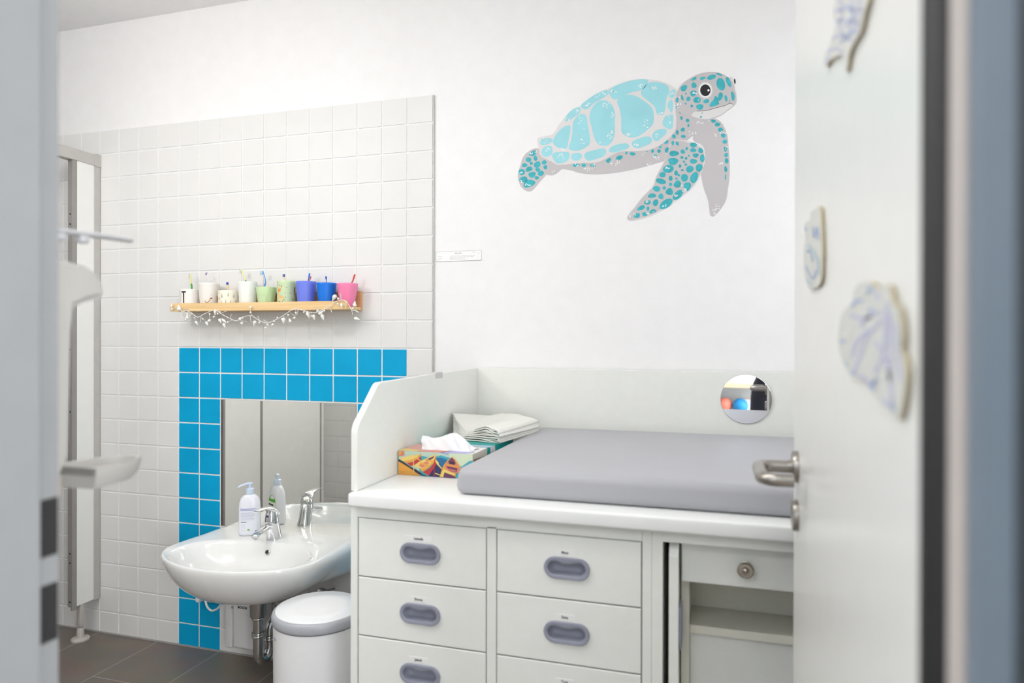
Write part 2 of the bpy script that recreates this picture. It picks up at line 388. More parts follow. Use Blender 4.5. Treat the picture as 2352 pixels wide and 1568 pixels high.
# drawer unit
du = thing('drawer_unit', 'cream drawer unit with name labels and grey grip handles, left half of the changing table', 'drawer cabinet', (X0, -.4, 0))
bm = BM()
box(bm, (X0, YF, .0), (XP, -.022, .843), 0, .0006)                       # left side
box(bm, (.819, YF, .0), (.8375, -.022, .843), 0, .0006)                  # right side
box(bm, (.4885, YF, .0), (.5095, -.06, .82), 0, .0006)                    # middle stile
box(bm, (XP+.0004, YF, .8165), (.8186, -.06, .843), 0, .0006)             # top rail
box(bm, (XP+.0004, YF+.004, .0), (.4884, -.06, .075)); box(bm, (.5096, YF+.004, .0), (.8186, -.06, .075))
box(bm, (XP, -.06, .0), (.819, -.05, .84))
obj('carcass', bm, laminate, du)
def stadium(cx, cz, hw, hh, y, n=10, dip=0.0):
    P = []; r = hh
    for i in range(n+1):
        a = -PI/2 + PI*i/n; P.append(Vector((cx+hw-r+r*math.cos(a), y, cz+r*math.sin(a))))
    m = 9
    for i in range(1, m):
        t = i/m; P.append(Vector((cx+(hw-r)*(1-2*t), y, cz+r-dip*math.sin(PI*t)**2)))
    for i in range(n+1):
        a = PI/2 + PI*i/n; P.append(Vector((cx-hw+r+r*math.cos(a), y, cz+r*math.sin(a))))
    for i in range(1, m):
        t = i/m; P.append(Vector((cx+(hw-r)*(-1+2*t), y, cz-r)))
    return P
def grip(cx, cz, y, parent, vertical=False):
    bm = BM()
    hw, hh = .0487, .0228
    R = [stadium(cx, cz, hw, hh, y), stadium(cx, cz, hw, hh, y-.0035), stadium(cx, cz, hw-.0012, hh-.0012, y-.0055), stadium(cx, cz, hw-.0065, hh-.0065, y-.0058, dip=.001),
         stadium(cx, cz, hw-.0085, hh-.0085, y-.0045, dip=.0045), stadium(cx, cz-.0002, hw-.009, hh-.0088, y+.002, dip=.0048), stadium(cx, cz, hw-.012, hh-.0105, y+.013, dip=.002), stadium(cx, cz, hw-.018, hh-.0145, y+.0165)]
    rings(bm, R, 0, False, True)
    return obj('handle', bm, handlem, parent, auto=50)
def drawer(x0, x1, z0, z1, name, hole=True):
    cx, cz = (x0+x1)/2, (z0+z1)/2-.0015
    bm = BM(); g = .0016
    A = [Vector((x0+g, YF-.0008, z0+g)), Vector((x1-g, YF-.0008, z0+g)), Vector((x1-g, YF-.0008, z1-g)), Vector((x0+g, YF-.0008, z1-g))]
    # front panel with a real cut-out for the recessed grip
    S = stadium(cx, cz, .047, .0212, YF-.0008)
    def outer(p):
        d = p-Vector((cx, YF-.0008, cz)); k = 1e9
        if abs(d.x) > 1e-9: k = min(k, ((x1-g-cx) if d.x > 0 else (cx-x0-g))/abs(d.x))
        if abs(d.z) > 1e-9: k = min(k, ((z1-g-cz) if d.z > 0 else (cz-z0-g))/abs(d.z))
        return Vector((cx, YF-.0008, cz))+d*k
    O = [outer(p) for p in S]
    for c in A:                                                       # snap nearest ray to the corners
        i = min(range(len(O)), key=lambda q: (O[q]-c).length); O[i] = c.copy()
    dy = Vector((0, .018, 0)); e = Vector((0, .0008, 0))
    ctr = Vector((cx, 0, cz))
    def shrink(p, q): return Vector((p.x-math.copysign(q, p.x-cx) if abs(abs(p.x-cx)-(x1-x0)/2+g) < 1e-5 else p.x, p.y, p.z-math.copysign(q, p.z-cz) if min(abs(p.z-z1+g), abs(p.z-z0-g)) < 1e-5 else p.z))
    rings(bm, [[p+dy for p in S], [p+e for p in S], [p.copy() for p in S], [shrink(p, .0012) for p in O], [p+Vector((0, .0012, 0)) for p in O], [p+dy for p in O]], 0, False, False, smooth=False)
    d = obj('drawer_front', bm, laminate, du)
    grip(cx, cz, YF-.0008, d)
    bm = BM(); hh = .0056; lz = cz+.0325; hw = max(.017, .0034*len(name)+.006)
    box(bm, (cx-hw-.004, YF-.0016, lz-hh), (cx+hw-.004, YF-.0008, lz+hh), 0)
    text_bm(bm, name, .0078, facey(cx-.004, YF-.0018, lz-.0004), 1, bold=.0002)
    obj('name_label', bm, [mat('label_paper', (238, 238, 235), .6), mat('label_ink', (96, 94, 98), .6)], d)
zt = .8163
names = (('Isabella', 'Emma', 'Jakob', 'Ida', 'Paul'), ('Mats', 'Sena', 'Toni', 'Lena', 'Ben'))
for ci, (xa, xb) in enumerate(((XP+.002, .4880), (.5100, .8185))):
    for k in range(5):
        drawer(xa, xb, zt-.1345*(k+1), zt-.1345*k, names[ci][k])
# cupboard unit with pocket door
cu = thing('cupboard_unit', 'cream cupboard with its door pushed in, half hidden by the open room door', 'cupboard', (1.2, -.4, 0))
bm = BM()
box(bm, (.8379, YF, 0), (.8595, -.022, .843), 0, .0006); box(bm, (.8596, YF, .8195), (1.4785, -.03, .843), 0, .0006)
box(bm, (1.4785, YF, 0), (XE, -.022, .843), 0, .0006); box(bm, (.8596, YF+.003, 0), (1.4785, -.03, .075))
box(bm, (.8596, -.045, 0), (1.4785, -.03, .82))
obj('carcass', bm, laminate, cu)
bm = BM()                                                             # inner liner
box(bm, (.8925, YF+.062, .075), (.9085, -.05, .735)); box(bm, (.9085, -.648, .075), (1.4785, -.638, .735))
obj('inner_liner', bm, laminate_in, cu)
bm = BM(); box(bm, (.9087, YF+.075, .6130), (1.4783, -.6485, .6300), 0, .001); obj('shelf', bm, laminate_in, cu)
bm = BM(); box(bm, (.9087, YF+.085, .075), (1.4783, YF+.10, .6128), 0, .001); obj('lower_panel', bm, laminate, cu)
bm = BM()                                                             # pocket door seen on its edge, rounded top front corner
P = [(YF+.004, .079), (YF+.004, .790), (YF+.010, .805), (YF+.022, .8155), (-.12, .8155), (-.12, .079)]
prism(bm, [Vector((.8712, y, z)) for y, z in P], (.0185, 0, 0)); dd = obj('door', bm, laminate, cu)
bm = BM(); hz = .645
S = []
for (hw, hh, dx) in ((.0487, .0228, 0), (.0487, .0228, .004), (.0475, .0216, .0055), (.0415, .0160, .0055), (.039, .0135, -.002), (.036, .012, -.002)):
    S.append([Vector((.8897+dx, YF+.030+(p.z), hz+p.x)) for p in stadium(0, 0, hw, hh, 0)])
rings(bm, S, 0, False, True); obj('handle', bm, handlem, dd, auto=50)
bm = BM(); box(bm, (.8945, YF+.030, .7345), (1.4400, YF+.048, .8175), 0, .0012); idr = obj('inner_drawer', bm, laminate, cu)
bm = BM(); kp = at(1712, 1303, y=YF+.020)
lathe(bm, [(.0125, 0), (.0125, .003), (.010, .004), (.0085, .008), (.0090, .014), (.0155, .019), (.0158, .023), (.013, .0265), (.0085, .0268), (.0080, .0235), (.006, .0232)], (kp.x, YF+.030, kp.z-.002), mtx=Matrix.Rotation(PI/2, 4, 'X'), n=36)
sphere(bm, (kp.x, YF+.030-.0225, kp.z-.002), .0062, 0, 16)
obj('knob', bm, nickel, idr, auto=40)
# worktop, guards
bm = BM(); box(bm, (.1625, -.858, .8432), (XE+.01, -.0005, ZW), 0, .0062, 4)
tag(obj('worktop', bm, worktopm, auto=40), 'long white worktop under the grey changing pad', 'worktop')
XI = 0.1749
edge = [(879, 877.6), (875, 878.3), (872, 880), (869.7, 882.5), (866, 889), (860.8, 900), (848, 926), (836.5, 949.6), (829, 964), (824.5, 974.5), (821.6, 986), (820.3, 1000)]
E_ = [at(u, v, x=XI) for u, v in edge]
ol = [Vector((XI, -.0205, ZW+.0003)), Vector((XI, -.0205, 1.1245)), Vector((XI, -.35, 1.1225))]+[Vector((XI, max(p.y, -.8345), p.z)) for p in E_]+[Vector((XI, -.8345, ZW+.0003))]
bm = BM(); prism(bm, ol, (-.0165, 0, 0))
bmesh.ops.recalc_face_normals(bm, faces=bm.faces[:])
big = [f for f in bm.faces if len(f.verts) > 4]; es = {e for f in big for e in f.edges}
bmesh.ops.bevel(bm, geom=list(es), offset=.0012, segments=2, affect='EDGES')
tag(obj('side_guard', bm, laminate, auto=35), 'white side panel with slanted rounded corner standing on the worktop end', 'side panel')
bm = BM(); box(bm, (.1752, -.020, ZW+.0003), (XE, -.0005, 1.1250), 0, .0008)
tag(obj('back_guard', bm, laminate), 'long low white back panel behind the grey pad carrying the round mirror', 'back panel')
c1 = at(1000, 862, x=XI); c2 = at(1016, 860, x=XI)
bm = BM(); box(bm, (XI-.018, c1.y, 1.108), (XI+.0012, c2.y, 1.1255), 0, .0008)
tag(obj('edge_clip', bm, mat('clip_plastic', (205, 200, 199), .5)), 'tiny grey clip on the top edge of the white side panel', 'clip')
# round mirror glued on the back panel, slightly out of plane
rm = thing('round_mirror', 'small round mirror on the white back panel above the grey pad', 'mirror', (1.046, -.0235, 1.0425))
rot = Matrix.Rotation(math.radians(-2.3), 4, 'Z') @ Matrix.Rotation(PI/2, 4, 'X')
bm = BM(); lathe(bm, [(.0742, -.0005), (.0748, .0), (.0748, .0012), (.0742, .0016)], (1.046, -.0235, 1.0425), n=72, mtx=rot)
obj('mirror_disc', bm, mirror2, rm, auto=30)
bm = BM(); lathe(bm, [(.05, -.0030), (.05, -.0004)], (1.046, -.0235, 1.0425), n=32, mtx=Matrix.Rotation(PI/2, 4, 'X')); obj('glue_pad', bm, white_pl, rm)
# changing pad
bm = BM(); box(bm, (.402, -.803, ZW+.0006), (1.30, -.045, .936), 0, .019, 6)
for v in bm.verts:
    if v.co.z > .93: v.co.z += .0015*math.sin(v.co.x*9)*math.sin(v.co.y*11)
    if v.co.x < .425: v.co.x += .002*math.sin(v.co.z*90)
pd = tag(obj('changing_pad', bm, padm, auto=60), 'large flat grey vinyl changing pad lying on the worktop', 'changing pad')
bm = BM(); q = cr([(.4022, -.775, .930), (.4015, -.782, .915), (.403, -.785, .90), (.405, -.783, .885)], 5); tube(bm, q, .0007, 6); obj('seam', bm, mat('pad_seam', (150, 150, 156), .6), pd)

# ---------------------------------------------------------------- tissue boxes
art = {n: mat('print_'+n, c, .45) for n, c in dict(sky=(190, 212, 196), haze=(214, 226, 196), teal=(70, 170, 185), blue=(42, 110, 160), navy=(52, 56, 100), orange=(236, 168, 72),
       yellow=(240, 210, 120), red=(196, 62, 62), rose=(222, 130, 112), plum=(112, 62, 96), dark=(44, 50, 66), lilac=(172, 168, 214), pink=(228, 170, 160), white=(236, 232, 232), cream=(205, 200, 186), brown=(140, 110, 80)).items()}
AK = list(art.keys())
tb = thing('tissue_box', 'colourful tissue box printed with orange rowing boats, in front of the cloths', 'tissue box', (.28, -.575, ZW))
bx0, bx1, by0, by1, bz0, bz1 = .1785, .3812, -.632, -.519, ZW+.0004, .9372
bm = BM(); box(bm, (bx0, by0, bz0), (bx1, by1, bz1), AK.index('haze'), .0006, 1)
for f in bm.faces:
    c = f.calc_center_median()
    if c.z > bz1-.0007: f.material_index = AK.index('white')
    elif c.x > bx1-.0007: f.material_index = AK.index('cream')
obj('carton', bm, [art[k] for k in AK], tb)
def fp(X, Y, l=1):                                                  # zoomed print coordinates (130..1830 x 525..1100) -> front face
    u = 900+X/9.8; v = 980+Y/9.8
    p = at(u, v, y=by0); return Vector((min(max(p.x, bx0+.0003), bx1-.0003), by0-.00012*l, min(max(p.z, bz0+.0002), bz1-.0002)))
def fpoly(bm, k, pts, l, curve=False):
    P = [fp(x, y, l) for x, y in pts]
    if curve: P = cr(P, 4, True)
    flat(bm, P, AK.index(k))
bm = BM()
fpoly(bm, 'sky', [(140, 520), (900, 545), (1300, 590), (1300, 1150), (140, 1080)], 1)
fpoly(bm, 'teal', [(620, 640), (900, 700), (1100, 640), (1330, 700), (1560, 900), (1840, 720), (1840, 1170), (620, 1150)], 2)
fpoly(bm, 'blue', [(1010, 700), (1110, 690), (1250, 740), (1180, 900), (1120, 960), (1000, 880)], 3)
fpoly(bm, 'navy', [(970, 840), (1050, 860), (1130, 950), (1080, 1120), (1080, 1140), (830, 1120), (880, 1000)], 4)
fpoly(bm, 'lilac', [(1100, 560), (1300, 600), (1240, 630), (1150, 600)], 4)
fpoly(bm, 'haze', [(1380, 640), (1840, 660), (1840, 760), (1560, 780)], 4)
fpoly(bm, 'orange', [(150, 750), (300, 850), (640, 1050), (620, 1100), (150, 1080)], 5)
fpoly(bm, 'rose', [(150, 540), (280, 545), (290, 640), (160, 665)], 5); fpoly(bm, 'orange', [(155, 545), (240, 555), (200, 620), (160, 640)], 6)
fpoly(bm, 'yellow', [(160, 700), (400, 650), (480, 610), (520, 650), (640, 600), (655, 640), (560, 720), (370, 800), (250, 760)], 6)
fpoly(bm, 'orange', [(260, 765), (420, 745), (560, 690), (655, 590), (662, 640), (580, 720), (440, 790), (330, 810)], 7)
fpoly(bm, 'red', [(340, 815), (480, 785), (660, 660), (668, 740), (560, 840), (430, 880)], 8)
fpoly(bm, 'dark', [(150, 720), (260, 780), (420, 890), (560, 960), (720, 1080), (830, 1120), (740, 1120), (600, 1060), (400, 920), (240, 820), (150, 770)], 8)
fpoly(bm, 'yellow', [(490, 870), (640, 770), (820, 690), (985, 605), (985, 700), (930, 780), (700, 960), (560, 900)], 9)
fpoly(bm, 'orange', [(640, 960), (800, 890), (960, 740), (990, 640), (1000, 690), (960, 800), (820, 930), (700, 1010)], 10)
fpoly(bm, 'red', [(700, 1020), (860, 930), (960, 800), (1000, 650), (1000, 850), (900, 1000), (840, 1090)], 11)
fpoly(bm, 'rose', [(610, 860), (760, 780), (860, 800), (740, 900), (680, 920)], 11); fpoly(bm, 'plum', [(760, 740), (960, 650), (940, 700), (800, 780)], 11)
fpoly(bm, 'orange', [(650, 790), (820, 850), (800, 880), (630, 830)], 12); fpoly(bm, 'orange', [(780, 720), (930, 760), (910, 790), (770, 750)], 12)
fpoly(bm, 'orange', [(1365, 670), (1440, 740), (1520, 860), (1585, 970), (1560, 1010), (1440, 1050), (1440, 1130), (1160, 1140), (1080, 1120), (1130, 960), (1170, 860), (1250, 760)], 9)
fpoly(bm, 'rose', [(1360, 690), (1430, 760), (1500, 880), (1560, 980), (1500, 1010), (1460, 1040), (1290, 1000), (1215, 940), (1200, 860), (1270, 770)], 10)
fpoly(bm, 'plum', [(1350, 690), (1400, 730), (1450, 830), (1260, 790), (1300, 740)], 11); fpoly(bm, 'dark', [(1300, 780), (1420, 800), (1420, 850), (1290, 830)], 12)
fpoly(bm, 'plum', [(1230, 880), (1480, 930), (1460, 1020), (1300, 980)], 12); fpoly(bm, 'orange', [(1230, 830), (1490, 890), (1490, 925), (1225, 860)], 13); fpoly(bm, 'rose', [(1250, 930), (1450, 980), (1440, 1005), (1240, 950)], 13)
fpoly(bm, 'plum', [(1190, 1020), (1420, 1110), (1440, 1150), (1160, 1140)], 13); fpoly(bm, 'yellow', [(1140, 980), (1190, 950), (1440, 1060), (1420, 1100), (1190, 1020), (1160, 1130), (1090, 1110)], 14)
fpoly(bm, 'yellow', [(478, 590), (490, 590), (508, 1020), (492, 1020)], 14); fpoly(bm, 'red', [(955, 720), (968, 720), (966, 1110), (950, 1110)], 14)
fpoly(bm, 'yellow', [(990, 720), (1060, 800), (1060, 840), (1140, 930), (1130, 950), (1030, 850), (985, 780)], 14)
fpoly(bm, 'yellow', [(520, 640), (650, 750), (640, 765), (510, 660)], 14); fpoly(bm, 'yellow', [(980, 1030), (1090, 1070), (1085, 1090), (975, 1050)], 14)
for k in range(5): fpoly(bm, 'brown', [(170, 985+k*22), (560+k*20, 1000+k*22), (560+k*20, 1004+k*22), (170, 989+k*22)], 6)
obj('printed_picture', bm, [art[k] for k in AK], tb, normals=False)
def tp(x, y, l=1): return Vector((bx0+x*(bx1-bx0), by0+y*(by1-by0), bz1+.00012*l))
def tpoly(k, pts, l): flat(bm, [tp(x, y, l) for x, y in pts], AK.index(k))
bm = BM()
tpoly('pink', [(0, 0), (.55, 0), (.62, .3), (.5, .7), (.3, 1), (0, 1)], 1); tpoly('rose', [(.25, .02), (.6, .02), (.66, .3), (.4, .25)], 2); tpoly('yellow', [(0, 0), (.3, 0), (.28, .12), (.05, .3), (0, .3)], 2)
tpoly('lilac', [(.55, 0), (1, 0), (.95, .4), (.66, .35)], 2); tpoly('haze', [(.9, 0), (1, 0), (1, .25)], 3)
obj('printed_top', bm, [art[k] for k in AK], tb, normals=False)
bm = BM()
flat(bm, [(bx1+.0002, by0+.006, bz0+.004), (bx1+.0002, by1-.006, bz0+.004), (bx1+.0002, by1-.006, bz1-.02), (bx1+.0002, by0+.006, bz1-.014)], AK.index('brown'))
for k in range(7): y = by0+.012+k*.014; flat(bm, [(bx1+.0003, y, bz0+.006), (bx1+.0003, y+.006, bz0+.006), (bx1+.0003, y+.004, bz0+.03+.006*math.sin(k*2))], AK.index('dark'))
obj('printed_end', bm, [art[k] for k in AK], tb, normals=False)
# pulled tissue: pleated sheet with a tab
def tissue():
    bm = BM()
    ridge = [(690, 185, .5), (845, 190, .5), (850, 240, .5), (1000, 238, .5), (1130, 205, .52), (1260, 150, .55), (1370, 118, .55), (1440, 118, .52), (1500, 150, .48), (1600, 230, .45), (1700, 330, .4), (1760, 400, .35)]
    base = [(670, 445), (730, 455), (800, 455), (900, 455), (1000, 462), (1120, 470), (1240, 480), (1350, 485), (1450, 490), (1560, 490), (1680, 480), (1790, 470)]
    n = len(ridge); ym = by0+.052
    Rf, Rm, Rb = [], [], []
    for i, ((X, Y, f), (bX, bY)) in enumerate(zip(ridge, base)):
        top = at(900+X/9.8, 980+Y/9.8, y=ym); b = at(900+bX/9.8, 980+bY/9.8, y=by0+.032)
        Rm.append(Vector((top.x, ym, top.z if i < n-1 else bz1+.001))); Rf.append(Vector((b.x, by0+.031+.004*math.sin(i*1.9), bz1+.0004))); Rb.append(Vector((b.x+.008, by1-.028, bz1+.0004)))
    k = 8; cols_ = []
    for i in range(n):
        col = []
        for j in range(2*k+1):
            t = j/k
            if t <= 1: p = Rf[i].lerp(Rm[i], t); s = math.sin(PI*t)
            else: p = Rm[i].lerp(Rb[i], t-1); s = math.sin(PI*(t-1))
            col.append(p+Vector((0, s*.007*math.sin(i*2.4+j*.9), s*.003*math.cos(i*1.7+j))))
        cols_.append(col)
    vr = [[bm.verts.new(p) for p in c] for c in cols_]
    for a, b in zip(vr[:-1], vr[1:]):
        for j in range(2*k): f = bm.faces.new((a[j], b[j], b[j+1], a[j+1])); f.smooth = True
    return bm
ti = obj('pulled_tissue', tissue(), tissue_m, tb)
md = ti.modifiers.new('s', 'SUBSURF'); md.levels = 1; md.render_levels = 2
# second box
t2 = thing('tissue_box', 'teal and white tissue box under the folded cloths', 'tissue box', (.28, -.44, ZW))
cx0, cx1, cy0, cy1 = .182, .3860, -.514, -.300
tealm = mat('teal_print', (0, 158, 152), .4); lightb = mat('pale_blue_print', (176, 204, 232), .4); greyp = mat('pale_grey_print', (214, 214, 216), .4); dgreen = mat('dark_green_print', (20, 82, 78), .5)
bm = BM(); box(bm, (cx0, cy0, bz0), (cx1, cy1, bz1), 0, .0006, 1); obj('carton', bm, [tealm], t2)
bm = BM(); z = bz1+.0002; xx = cx1+.0002
flat(bm, [(cx1-.09, cy0, z), (cx1, cy0, z), (cx1, cy0+.028, z), (cx1-.05, cy0+.022, z), (cx1-.08, cy0+.03, z)], 0)
flat(bm, [(cx1-.06, cy0, z+.0001), (cx1-.02, cy0, z+.0001), (cx1-.04, cy0+.012, z+.0001)], 1)
flat(bm, [(xx, cy0+.002, bz0), (xx, cy0+.066, bz0), (xx, cy0+.042, bz1), (xx, cy0+.002, bz1)], 1)
flat(bm, [(xx+.0001, cy0, bz0), (xx+.0001, cy0+.004, bz0), (xx+.0001, cy0+.004, bz1), (xx+.0001, cy0, bz1)], 2)
for k in range(5): box(bm, (xx, cy0+.016, bz1-.016-k*.003), (xx+.0002, cy0+.034, bz1-.0152-k*.003), 3)
obj('printed_end', bm, [lightb, greyp, dgreen, inkgrey], t2, normals=False)
# ---------------------------------------------------------------- folded cloths
Lq, Fq, Rq, Bq = Vector((.181, -.268)), Vector((.388, -.448)), Vector((.424, -.145)), Vector((.245, -.034))
def interp(T, s):
    for (a, va), (b, vb) in zip(T[:-1], T[1:]):
        if s <= b: t = (s-a)/(b-a); t = t*t*(3-2*t); return va+(vb-va)*t
    return T[-1][1]
TLF = [(0, .995), (.13, .976), (.25, .963), (.39, .9500), (.53, .955), (.62, .969), (.8, .980), (.91, .973), (1.02, .9705)]
TBR = [(0, .962), (.2, .979), (.5, .983), (.8, .977), (1.02, .970)]
BLF = [(0, .9530), (.2, .9400), (.39, .9388), (1.02, .9388)]
BBR = [(0, .9420), (.3, .9390), (.8, .936), (1.02, .933)]
def cloth_z(s, p, f, k):
    top = interp(TLF, s)*(1-p)+interp(TBR, s)*p; bot = interp(BLF, s)*(1-p)+interp(BBR, s)*p
    wv = .0024*math.sin(s*11+k*1.1+p*3)*math.sin(PI*min(max(f, 0), 1))
    return bot+(top-bot)*f+wv
NCL = 6
def cloth_bm(k):
    bm = BM(); r = random.Random(k*5+1)
    f0 = (k+.10)/NCL; f1 = (k+.86)/NCL
    s_end = 1.0 - .05*r.random()+(.03 if k % 2 else 0); s0 = .0+.05*r.random() if k < NCL-1 else 0; lift = .012*r.random() if 0 < k else 0
    m = 26; prof = []
    for i in range(m): prof.append((s0+(s_end-s0)*i/(m-1), f0))
    for i in range(1, 6): a = -PI/2+PI*i/6; prof.append((s_end+.018*math.cos(a), (f0+f1)/2+(f1-f0)/2*math.sin(a)))
    for i in range(m): prof.append((s_end-(s_end-s0)*i/(m-1), f1))
    np_ = 20; grid = []
    e0, e1 = .02*r.random(), 1-.03*r.random()
    for j in range(np_):
        p = e0+(e1-e0)*j/(np_-1); row = []
        for (s, f) in prof:
            pos = Lq+(Fq-Lq)*s+((Bq-Lq)*(1-s)+(Rq-Fq)*s)*p
            bow = (.058*(1-max(0, min(1, f)))+.012)*math.sin(PI*max(0, min(1, s)))**1.3*(1-p)
            pos = pos+Vector((-.55, -.83))*bow*.9
            pos.x = max(pos.x, .1785)
            z = cloth_z(s, p, f, k)
            if s < .12: z += lift*((.12-s)/.12)**1.5*(1 if f == f1 else .4)
            loop = math.exp(-((s-s_end+.05)/.07)**2)*(f1-f0)*.026*(1.3 if k in (1, 4) else .7)*(1 if f == f1 else -1)
            row.append(Vector((pos.x, pos.y, z+loop)))
        grid.append(row)
    vr = [[bm.verts.new(q) for q in row] for row in grid]
    for a, b in zip(vr[:-1], vr[1:]):
        for i in range(len(prof)-1): f = bm.faces.new((a[i], a[i+1], b[i+1], b[i])); f.smooth = True
    return bm
pos_words = ['lowest folded cream cloth, resting on the teal tissue box', 'folded cream cloth, second from the bottom of the stack', 'folded cream cloth, third from the bottom of the stack',
             'folded cream cloth, third from the top of the stack', 'folded cream cloth directly under the topmost one', 'topmost folded cream cloth of the stack, its corner curling up']
for k in range(NCL):
    o = tag(obj('folded_cloth', cloth_bm(k), cloth_m), pos_words[k], 'cloth', 'folded cream cloths stacked on the changing table')
    md = o.modifiers.new('s', 'SOLIDIFY'); md.thickness = .0019; md.offset = 0

# ================================================================== WALL MIRROR, BASIN, TAP, BOTTLE
wm = thing('wall_mirror', 'large frameless mirror above the washbasin inside the blue tile frame', 'mirror', (-.6, 0, .75))
bm = BM(); box(bm, (-.8965, -.0005, .4935), (-.3035, .0075, .9865), 0, .0004, 1)
for f in bm.faces: f.material_index = 1
for f in bm.faces:
    if f.calc_center_median().y < -.0004 and f.calc_area() > .05: f.material_index = 0
obj('mirror_glass', bm, [mirrorm, mat('mirror_edge', (150, 158, 150), .3)], wm)
SX, SZ = -.579, .4985
half = [(0, .303), (-.05, .307), (-.12, .309), (-.2, .308), (-.285, .297), (-.33, .279), (-.368, .252), (-.40, .214), (-.425, .170), (-.443, .122), (-.456, .065), (-.461, 0)]
half = cr([Vector((h, y, 0)) for y, h in half], 6)
poly = [(p.x, p.y) for p in half]+[(-p.x, p.y) for p in reversed(half[:-1])]
CY = -.262
def rad(th):                                                        # polar radius of basin outline from (0,CY)
    dx, dy = math.cos(th), math.sin(th); best = 0
    P = poly+[poly[0]]
    for (x1, y1), (x2, y2) in zip(P[:-1], P[1:]):
        ex, ey = x2-x1, y2-y1; den = dx*ey-dy*ex
        if abs(den) < 1e-12: continue
        t = (x1*ey-(y1-CY)*ex)/den; u = (x1*dy-(y1-CY)*dx)/den
        if t > 0 and -1e-6 <= u <= 1+1e-6: best = max(best, t)
    return best
NB = 144; TH = [2*PI*i/NB for i in range(NB)]; RD = [rad(t) for t in TH]
def oring(s, z, back=0.0, cyc=None, q=0.0):
    P = []
    for t, r in zip(TH, RD):
        x = math.cos(t)*r; y = math.sin(t)*r
        yb = y+CY
        wgt = max(0, min(1, (yb+.16)/.16)) if y > 0 else 0          # keep the back against the wall
        sy = s+(1-s)*wgt*back
        sxx = s+(1-s)*wgt*.8 if z > .375 else s
        sxx *= 1-q*max(0, min(1, (yb+.30)/.17))
        P.append(Vector((SX+x*sxx, CY+y*sy-.0005, z)))
    return P
def iring(ax, ay, z, cy=-.292, n=2.35):
    P = []
    for t in TH:
        c, s = math.cos(t), math.sin(t)
        P.append(Vector((SX+ax*math.copysign(abs(c)**(2/n), c), cy+ay*math.copysign(abs(s)**(2/n), s), z)))
    return P
bs = thing('washbasin', 'white ceramic wall-hung washbasin on the tiled wall', 'washbasin', (SX, 0, .33))
bm = BM()
R = [oring(.10, .345), oring(.24, .346, .3), oring(.42, .350, .5), oring(.56, .359, .75), oring(.675, .372, .95), oring(.765, .388, 1), oring(.84, .406, 1), oring(.90, .426, 1), oring(.944, .445, 1), oring(.975, .462, 1), oring(.992, .476, 1, q=.004), oring(1.0, .486, 1, q=.018),
     oring(.9985, .4925, 1, q=.042), oring(.993, .4968, 1, q=.072), oring(.983, .4985, 1, q=.100), oring(.967, .4984, 1, q=.115)]
R += [iring(.262, .159, .4975), iring(.256, .1545, .4965), iring(.250, .150, .4925), iring(.244, .145, .484), iring(.232, .136, .462), iring(.212, .120, .432), iring(.18, .098, .405), iring(.13, .07, .387), iring(.07, .038, .379), iring(.028, .02, .377)]
rings(bm, R, 0, True, True)
obj('bowl', bm, ceramic, bs, auto=75)
bm = BM(); p = Vector((SX+.014, -.1585, .466)); mtx = Matrix.Rotation(math.radians(62), 4, 'X')
lathe(bm, [(.0085, 0), (.0085, .0025), (.0068, .003), (.0062, .0005), (.006, -.0)], p, n=24, mtx=mtx); obj('overflow_ring', bm, chrome, bs, auto=40)
bm = BM(); lathe(bm, [(.0062, 0), (.0061, .0014)], p, n=24, mtx=mtx); obj('overflow_hole', bm, mat('dark_hole', (60, 56, 54), .8), bs)
bm = BM(); lathe(bm, [(.024, 0), (.024, .002), (.018, .004), (.006, .003)], (SX, -.292, .3772), n=32); obj('drain_cap', bm, chrome, bs, auto=40)
# tap
tp0 = Vector((-.583, -.096, .4984))
tap = thing('mixer_tap', 'chrome single-lever mixer tap on the washbasin', 'tap', tp0)
bm = BM()
def el(cx, cy, cz, rx, ry, tilt, n=28):
    rx, ry = rx*1.0, ry*1.0
    m = Matrix.Rotation(tilt, 4, 'X'); return [Vector((cx, cy, cz))+(m @ Vector((rx*math.cos(2*PI*i/n), ry*math.sin(2*PI*i/n), 0))) for i in range(n)]
x, y, z = tp0
rings(bm, [el(x, y, z, .0285, .0285, 0), el(x, y, z+.003, .0285, .0285, 0), el(x, y-.002, z+.012, .0262, .0270, .03), el(x, y-.007, z+.035, .0248, .0262, .08), el(x, y-.012, z+.055, .0238, .0258, .14), el(x, y-.017, z+.073, .0232, .0255, .25), el(x, y-.0175, z+.0745, .0222, .0245, .25)], 0, True, True)
obj('tap_body', bm, chrome, tap, auto=50)
bm = BM()
sp = [(y-.012, z+.047, .015, .013), (y-.030, z+.050, .0165, .0115), (y-.055, z+.047, .0150, .0100), (y-.075, z+.0435, .0150, .0105), (y-.095, z+.039, .0138, .0095), (y-.110, z+.0355, .0125, .0085), (y-.1135, z+.0345, .0100, .0065)]
rings(bm, [el(x, a, b, w_, h_, PI/2-.28) for a, b, w_, h_ in sp], 0, True, True)
lathe(bm, [(.0098, 0), (.0098, .009), (.008, .0095)], (x, y-.101, z+.0225), n=24)
obj('spout', bm, chrome, tap, auto=50)
bm = BM()
lv = [(y+.006, z+.078, .012, .003), (y+.003, z+.092, .0215, .012), (y-.010, z+.103, .0230, .0145), (y-.026, z+.110, .0215, .0125), (y-.045, z+.1165, .0180, .0075), (y-.065, z+.1205, .0140, .0045), (y-.085, z+.1215, .0115, .0034), (y-.102, z+.1205, .0100, .0028), (y-.108, z+.1195, .007, .002)]
rings(bm, [el(x, a, b, w_, h_, PI/2-.35+.3*(i < 3)) for i, (a, b, w_, h_) in enumerate(lv)], 0, True, True)
